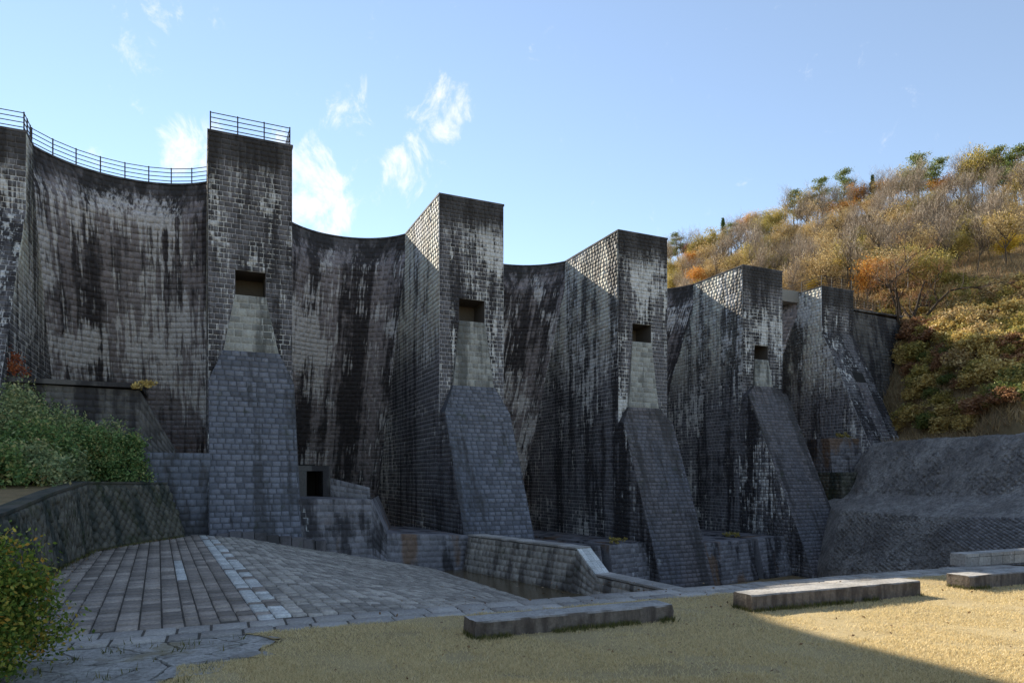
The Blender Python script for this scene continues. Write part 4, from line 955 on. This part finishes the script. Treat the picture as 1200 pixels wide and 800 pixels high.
def twigs_mesh(name, tips, r, n, ln, wd, mat):
    T = np.array([t[0] for t in tips]); Dr = np.array([t[1] for t in tips]); k = r.integers(0, len(T), n)
    d = Dr[k]+r.normal(0, .55, (n, 3))+np.array([0, 0, .3]); d /= np.linalg.norm(d, axis=1, keepdims=True); b = T[k]+r.normal(0, .28, (n, 3)); l = (ln*(.4+r.random(n)))[:, None]
    s = np.cross(d, r.normal(size=(n, 3))); s /= np.linalg.norm(s, axis=1, keepdims=True); s *= wd/2
    return mesh(name, np.stack([b-s, b+s, b+d*l], 1), np.arange(n*3).reshape(-1, 3), mat)
def crown_mesh(name, tips, r, per, leaf, sig, mat, lv=1):
    T = np.array([t[0] for t in tips if t[2] >= lv]); c = (T[:, None]+r.normal(0, sig, (len(T), per, 3))*np.array([1, 1, .7])).reshape(-1, 3)
    q = leaf_quads(c, leaf, r, aspect=.7); return mesh(name, q, np.arange(len(q)*4).reshape(-1, 4), mat)
def cone_tree(r, h, mat):
    m = MB(); m.tube((0, 0, 0), (0, 0, h), .14, .02, 6); c = []
    for z in np.arange(.12*h, h, .28):
        rad = (1-z/h)**.8*h*.26
        for _ in range(7):
            t = r.uniform(0, 6.28); k = 12; s = r.random(k)**.7*rad*r.uniform(.7, 1.1); c.append(np.stack([np.cos(t)*s, np.sin(t)*s, z-s*.25+r.normal(0, .08, k)], 1)+r.normal(0, .1, (k, 3)))
    q = leaf_quads(np.concatenate(c), .32, r); return mesh('trunk', m.v, m.f, M_barkd), mesh('crown', q, np.arange(len(q)*4).reshape(-1, 4), mat)
def pine_tree(r, h, mat):
    m = MB(); p = np.zeros(3); c = []; n = 7
    for i in range(n):
        q = p+np.array([r.normal(0, .12), r.normal(0, .12), h/n]); m.tube(p, q, .17*(1-i/n*.8), .17*(1-(i+1)/n*.8), 6); p = q
        if i >= 2:
            for _ in range(5):
                t = r.uniform(0, 6.28); l = h*.30*(1.15-i/n*.75)*r.uniform(.6, 1.1); e = p+np.array([math.cos(t)*l, math.sin(t)*l, l*.22+r.normal(0, .15)]); m.tube(p, e, .05, .02, 4)
                for f in (.45, .72, 1.0): cc = p+(e-p)*f+np.array([0, 0, .12]); c.append(cc+r.normal(0, 1, (42, 3))*np.array([.42, .42, .16]))
    c.append(p+r.normal(0, 1, (60, 3))*np.array([.4, .4, .3])); q = leaf_quads(np.concatenate(c), .30, r, aspect=.35); return mesh('trunk', m.v, m.f, M_barkd), mesh('crown', q, np.arange(len(q)*4).reshape(-1, 4), mat)
PROTO = {}
for k in range(4):
    r = np.random.default_rng(300+k); h = 7.5; m, tp = limb_tree(r, h, .75, 3, .12, .8, 3, .42); PROTO['bare', k] = (mesh('trunk', m.v, m.f, M_barkp if k % 2 else M_bark), twigs_mesh('crown', tp, r, 900, .9, .035, LEAF['bare']))
for nm, per, leaf, sig in (('orange', 44, .2, .42), ('yellow', 50, .2, .42), ('olive', 44, .2, .45), ('red', 44, .2, .42), ('tan', 22, .18, .45)):
    for k in range(2):
        r = np.random.default_rng(hash(nm) % 97 if False else 400+k+sum(map(ord, nm))); m, tp = limb_tree(r, 6.5, .85, 2, .13, .6, 4, .36); PROTO[nm, k] = (mesh('trunk', m.v, m.f, M_bark), crown_mesh('crown', tp, r, per*2, leaf, sig*1.25, LEAF[nm]))
for k in range(2):
    r = np.random.default_rng(500+k); PROTO['pine', k] = pine_tree(r, 8, LEAF['pine']); PROTO['conifer', k] = cone_tree(r, 8.5, LEAF['conifer'])
NAMES = {'bare': ('bare_tree', 'leafless pale brown tree'), 'orange': ('autumn_tree', 'orange-leaved autumn tree'), 'yellow': ('autumn_tree', 'bright yellow autumn tree'), 'olive': ('autumn_tree', 'olive and gold leafed tree'),
         'red': ('autumn_tree', 'reddish brown autumn tree'), 'tan': ('autumn_tree', 'thin tan-leaved tree'), 'pine': ('pine_tree', 'spreading green pine'), 'conifer': ('conifer_tree', 'dark green pointed conifer')}
def hill_hit(x, y, d0=56, d1=170):
    t = (x-600)/800; D = np.arange(d0, d1, .4); zr_ = E+(560-y)/800*D; hz = hill(t*D, D); k = np.where(hz >= zr_)[0]
    return None if len(k) == 0 else np.array([t*D[k[0]], D[k[0]], hz[k[0]]-.15])
def tree(kind, loc, s, rot, where, v=None, pre=''):
    ks = [k for k in PROTO if k[0] == kind]; tr, cr = PROTO[ks[random.randrange(len(ks)) if v is None else v]]
    nm, lab = NAMES[kind]; lab = pre+lab; root = empty(nm, loc, f'{lab} {where}', 'tree', f'{lab}s on the hillside')
    root.scale = (s, s, s*random.uniform(.9, 1.15)); root.rotation_euler.z = rot
    for n_, me in (('trunk', tr), ('crown', cr)):
        o = bpy.data.objects.new(n_, me); COL.objects.link(o); o.parent = root
def ridge(x):
    best = None
    for y in range(180, 330, 2):
        h_ = hill_hit(x, y)
        if h_ is not None: return y, h_
    return None, None
sky_tr = [(786, 'olive', .8), (793, 'pine', .85), (806, 'red', .9), (818, 'bare', .8), (835, 'conifer', .75), (846, 'conifer', 1.0), (858, 'pine', .85), (874, 'orange', 1.05), (888, 'tan', 1.0), (902, 'olive', .8), (918, 'bare', .9), (930, 'pine', .95), (946, 'olive', 1.15), (960, 'pine', 1.1), (972, 'orange', .9),
          (986, 'pine', 1.25), (1000, 'bare', 1.), (1012, 'orange', 1.0), (1020, 'conifer', .95), (1034, 'tan', 1.), (1048, 'orange', 1.15), (1064, 'olive', 1.2), (1080, 'pine', 1.35), (1094, 'pine', 1.15), (1108, 'orange', 1.1), (1122, 'bare', 1.1), (1136, 'olive', 1.2), (1150, 'olive', 1.3), (1162, 'pine', 1.1), (1176, 'olive', 1.2), (1190, 'pine', 1.25), (1203, 'olive', 1.2), (1220, 'pine', 1.2)]
for x, kd, s in sky_tr:
    y, h_ = ridge(x+random.uniform(-3, 3))
    if h_ is not None: tree(kd, h_, s*(1.0 if kd in ('pine', 'conifer') else .92), random.uniform(0, 6.28), 'on the skyline, '+('its low left end' if x < 830 else 'left of the fifth buttress' if x < 880 else 'above the fifth buttress' if x < 935 else 'above the last buttress' if x < 990 else 'above the wing wall' if x < 1040 else 'above the big gnarled tree' if x < 1100 else 'right of the big gnarled tree' if x < 1160 else 'at the right picture edge'))
used = []
def spaced(p, d): 
    if any((p[0]-q[0])**2+(p[1]-q[1])**2 < d*d for q in used): return False
    used.append(p); return True
kinds = ['bare']*9+['tan']*6+['olive']*4+['orange']*1
cnt = 0; tries = 0
while cnt < 190 and tries < 5000:
    tries += 1; x = random.uniform(780, 1225); y = random.uniform(215, 372); h_ = hill_hit(x, y)
    if h_ is None or h_[1] < 84 or not spaced(h_, 2.7): continue
    sz = random.uniform(.62, 1.0)
    zone = 'left of the fifth buttress' if x < 870 else 'above the fifth buttress' if x < 935 else 'above the last buttress' if x < 1010 else 'above the wing wall' if x < 1050 else 'above the big gnarled tree' if x < 1125 else 'near the right picture edge'
    band = 'below the skyline' if y < 262-(x-990)*.2 else 'halfway up the hill' if y < 318 else 'low on the hill'
    tree(random.choice(kinds), h_, sz, random.uniform(0, 6.28), f'{band} {zone}', pre='small ' if sz < .78 else ''); cnt += 1
for x, y, s in ((980, 338, .6), (1026, 345, .5), (1176, 300, .75), (1186, 310, .6), (955, 352, .45)):
    h_ = hill_hit(x, y)
    if h_ is not None: tree('yellow', h_, s, random.uniform(0, 6.28), {980: 'just above the far right buttress', 1026: 'right of the far right buttress', 1176: 'high at the right picture edge', 1186: 'beside the other yellow one at the right picture edge', 955: 'behind the far right buttress, the smallest'}[x])

# big bare tree beside the wing wall
r = np.random.default_rng(77); c_ = hill_hit(1060, 388, 70); base = np.array([c_[0], c_[1], c_[2]-.4]) if c_ is not None else P(1060, 385, 79)
bt = empty('bare_tree', base, 'big gnarled leafless tree with dark forked limbs beside the wing wall', 'tree')
m = MB(); tips = []
def grow2(p, d, l, rad, lev):
    q = p; n = 4
    for i in range(n):
        d = d+np.array([r.normal(0, .22), r.normal(0, .22), r.normal(.03, .12)]); d /= np.linalg.norm(d); e = q+d*l/n; m.tube(q, e, rad*(1-.15*i), rad*(1-.15*(i+1)), 6 if lev < 2 else 4); q = e
        if lev < 4 and (i >= 1 or lev > 0) and r.random() < .85:
            s = np.cross(d, r.normal(size=3)); s /= np.linalg.norm(s); dd = d*.55+s*.8+np.array([0, 0, .12]); grow2(q, dd/np.linalg.norm(dd), l*r.uniform(.45, .7), rad*.5, lev+1)
    tips.append((q, d, lev))
for d in ((.75, -.1, .55), (-.25, .1, .9), (.35, -.4, .8), (-.6, -.2, .65)):
    grow2(np.zeros(3)+np.array([0, 0, .3]), np.array(d)/np.linalg.norm(d), 6.2, .22, 1)
m.tube((0, 0, -1), (0, 0, .5), .42, .30, 8)
obj('trunk', mesh('trunk', m.v, m.f, M_barkd), bt, base); obj('crown', twigs_mesh('crown', tips, r, 2600, .9, .022, LEAF['rust']), bt, base)
# white pole standing behind it
mb = MB(); h_ = hill_hit(1064, 352, 70); h_ = P(1064, 352, 95) if h_ is None else h_; mb.tube(h_-ZV, h_+ZV*6.2, .09, .07, 8); po = mb.build('pole', M_steel); tag(po, 'thin pale pole standing on the hillside behind the bare tree', 'pole')

# shrubs covering the lower hillside
SP = {}
for nm, lf in (('rust', .24), ('green', .22), ('olive', .24), ('ylgrass', .26), ('tan', .24)):
    for k in range(2):
        r = np.random.default_rng(700+k+sum(map(ord, nm))); SP[nm, k] = (shrub_mesh('foliage', 1.3, 1.3, 1.7, 42, 42, lf, LEAF[nm], r, .2), stems_mesh('stem', 1.3, 1.7, r, 8, M_bark))
SL_ = {'rust': 'rusty brown shrub', 'green': 'dark green shrub', 'olive': 'olive green shrub', 'ylgrass': 'straw yellow shrub', 'tan': 'tan dry shrub'}
used = []; cnt = 0; tries = 0
while cnt < 290 and tries < 9000:
    tries += 1; x = random.uniform(1035, 1225); y = random.uniform(335, 512); h_ = hill_hit(x, y, 46)
    if h_ is None or not spaced(h_, .95) or (h_[0] < 42.5 and h_[1] > 70) or (x < 1085 and h_[1] < 67) or h_[0] < slope_x(h_[1])+2.4: continue
    f = (x-1035)/190; g_ = mn.noise(Vector((x*.018, y*.022, 3)))
    nm = random.choice(['rust', 'tan', 'olive', 'ylgrass'] if g_ > .22 else ['green', 'olive', 'olive', 'rust'] if g_ < -.05 else ['ylgrass', 'olive', 'ylgrass', 'tan'])
    if y < 390: nm = random.choice(['tan', 'ylgrass', 'tan', 'rust', 'olive'])
    if y > 455 and x < 1120: nm = random.choice(['green', 'olive', 'ylgrass', 'olive'])
    s = random.uniform(.55, 1.15); fo, st = SP[nm, random.randrange(2)]; root = empty('hillside_shrub', h_, f'{"small " if s < .78 else ""}{SL_[nm]} ' + ('beside the wing wall' if x < 1075 and y < 440 else 'at the foot of the wing wall by the concrete bank' if x < 1075 else 'below the big gnarled tree' if x < 1120 and y < 430 else 'just above the concrete bank' if y > 470 else 'midway up the lower hillside' if x < 1160 else 'at the right picture edge above the concrete bank'), 'shrub', f'{SL_[nm]}s on the lower hillside'); root.scale = (s*1.1, s*1.1, s*random.uniform(.7, 1.1)); root.rotation_euler.z = random.uniform(0, 6.28)
    for n_, me in (('foliage', fo), ('stem', st)):
        o = bpy.data.objects.new(n_, me); COL.objects.link(o); o.parent = root
    cnt += 1
# dry grass and brush over the whole hillside
n = 190000; D = rng.uniform(44, 165, n); T = rng.uniform(.2, .8, n); X = T*D; Zh = hill(X, D); ok = (Zh > 6.05) & (X > slope_x(D)+.9) & (X > 36)
X, D, Zh = X[ok], D[ok], Zh[ok]
t3 = blades(len(X), X, D, .75, .07, 0, 1.2); t3[..., 2] += Zh[:, None]
o = obj('hillside_brush', mesh('hillside_brush', t3, np.arange(len(X)*3).reshape(-1, 3), M_brush)); tag(o, 'dry brown brush and grass covering the hillside', 'brush', kind='stuff')
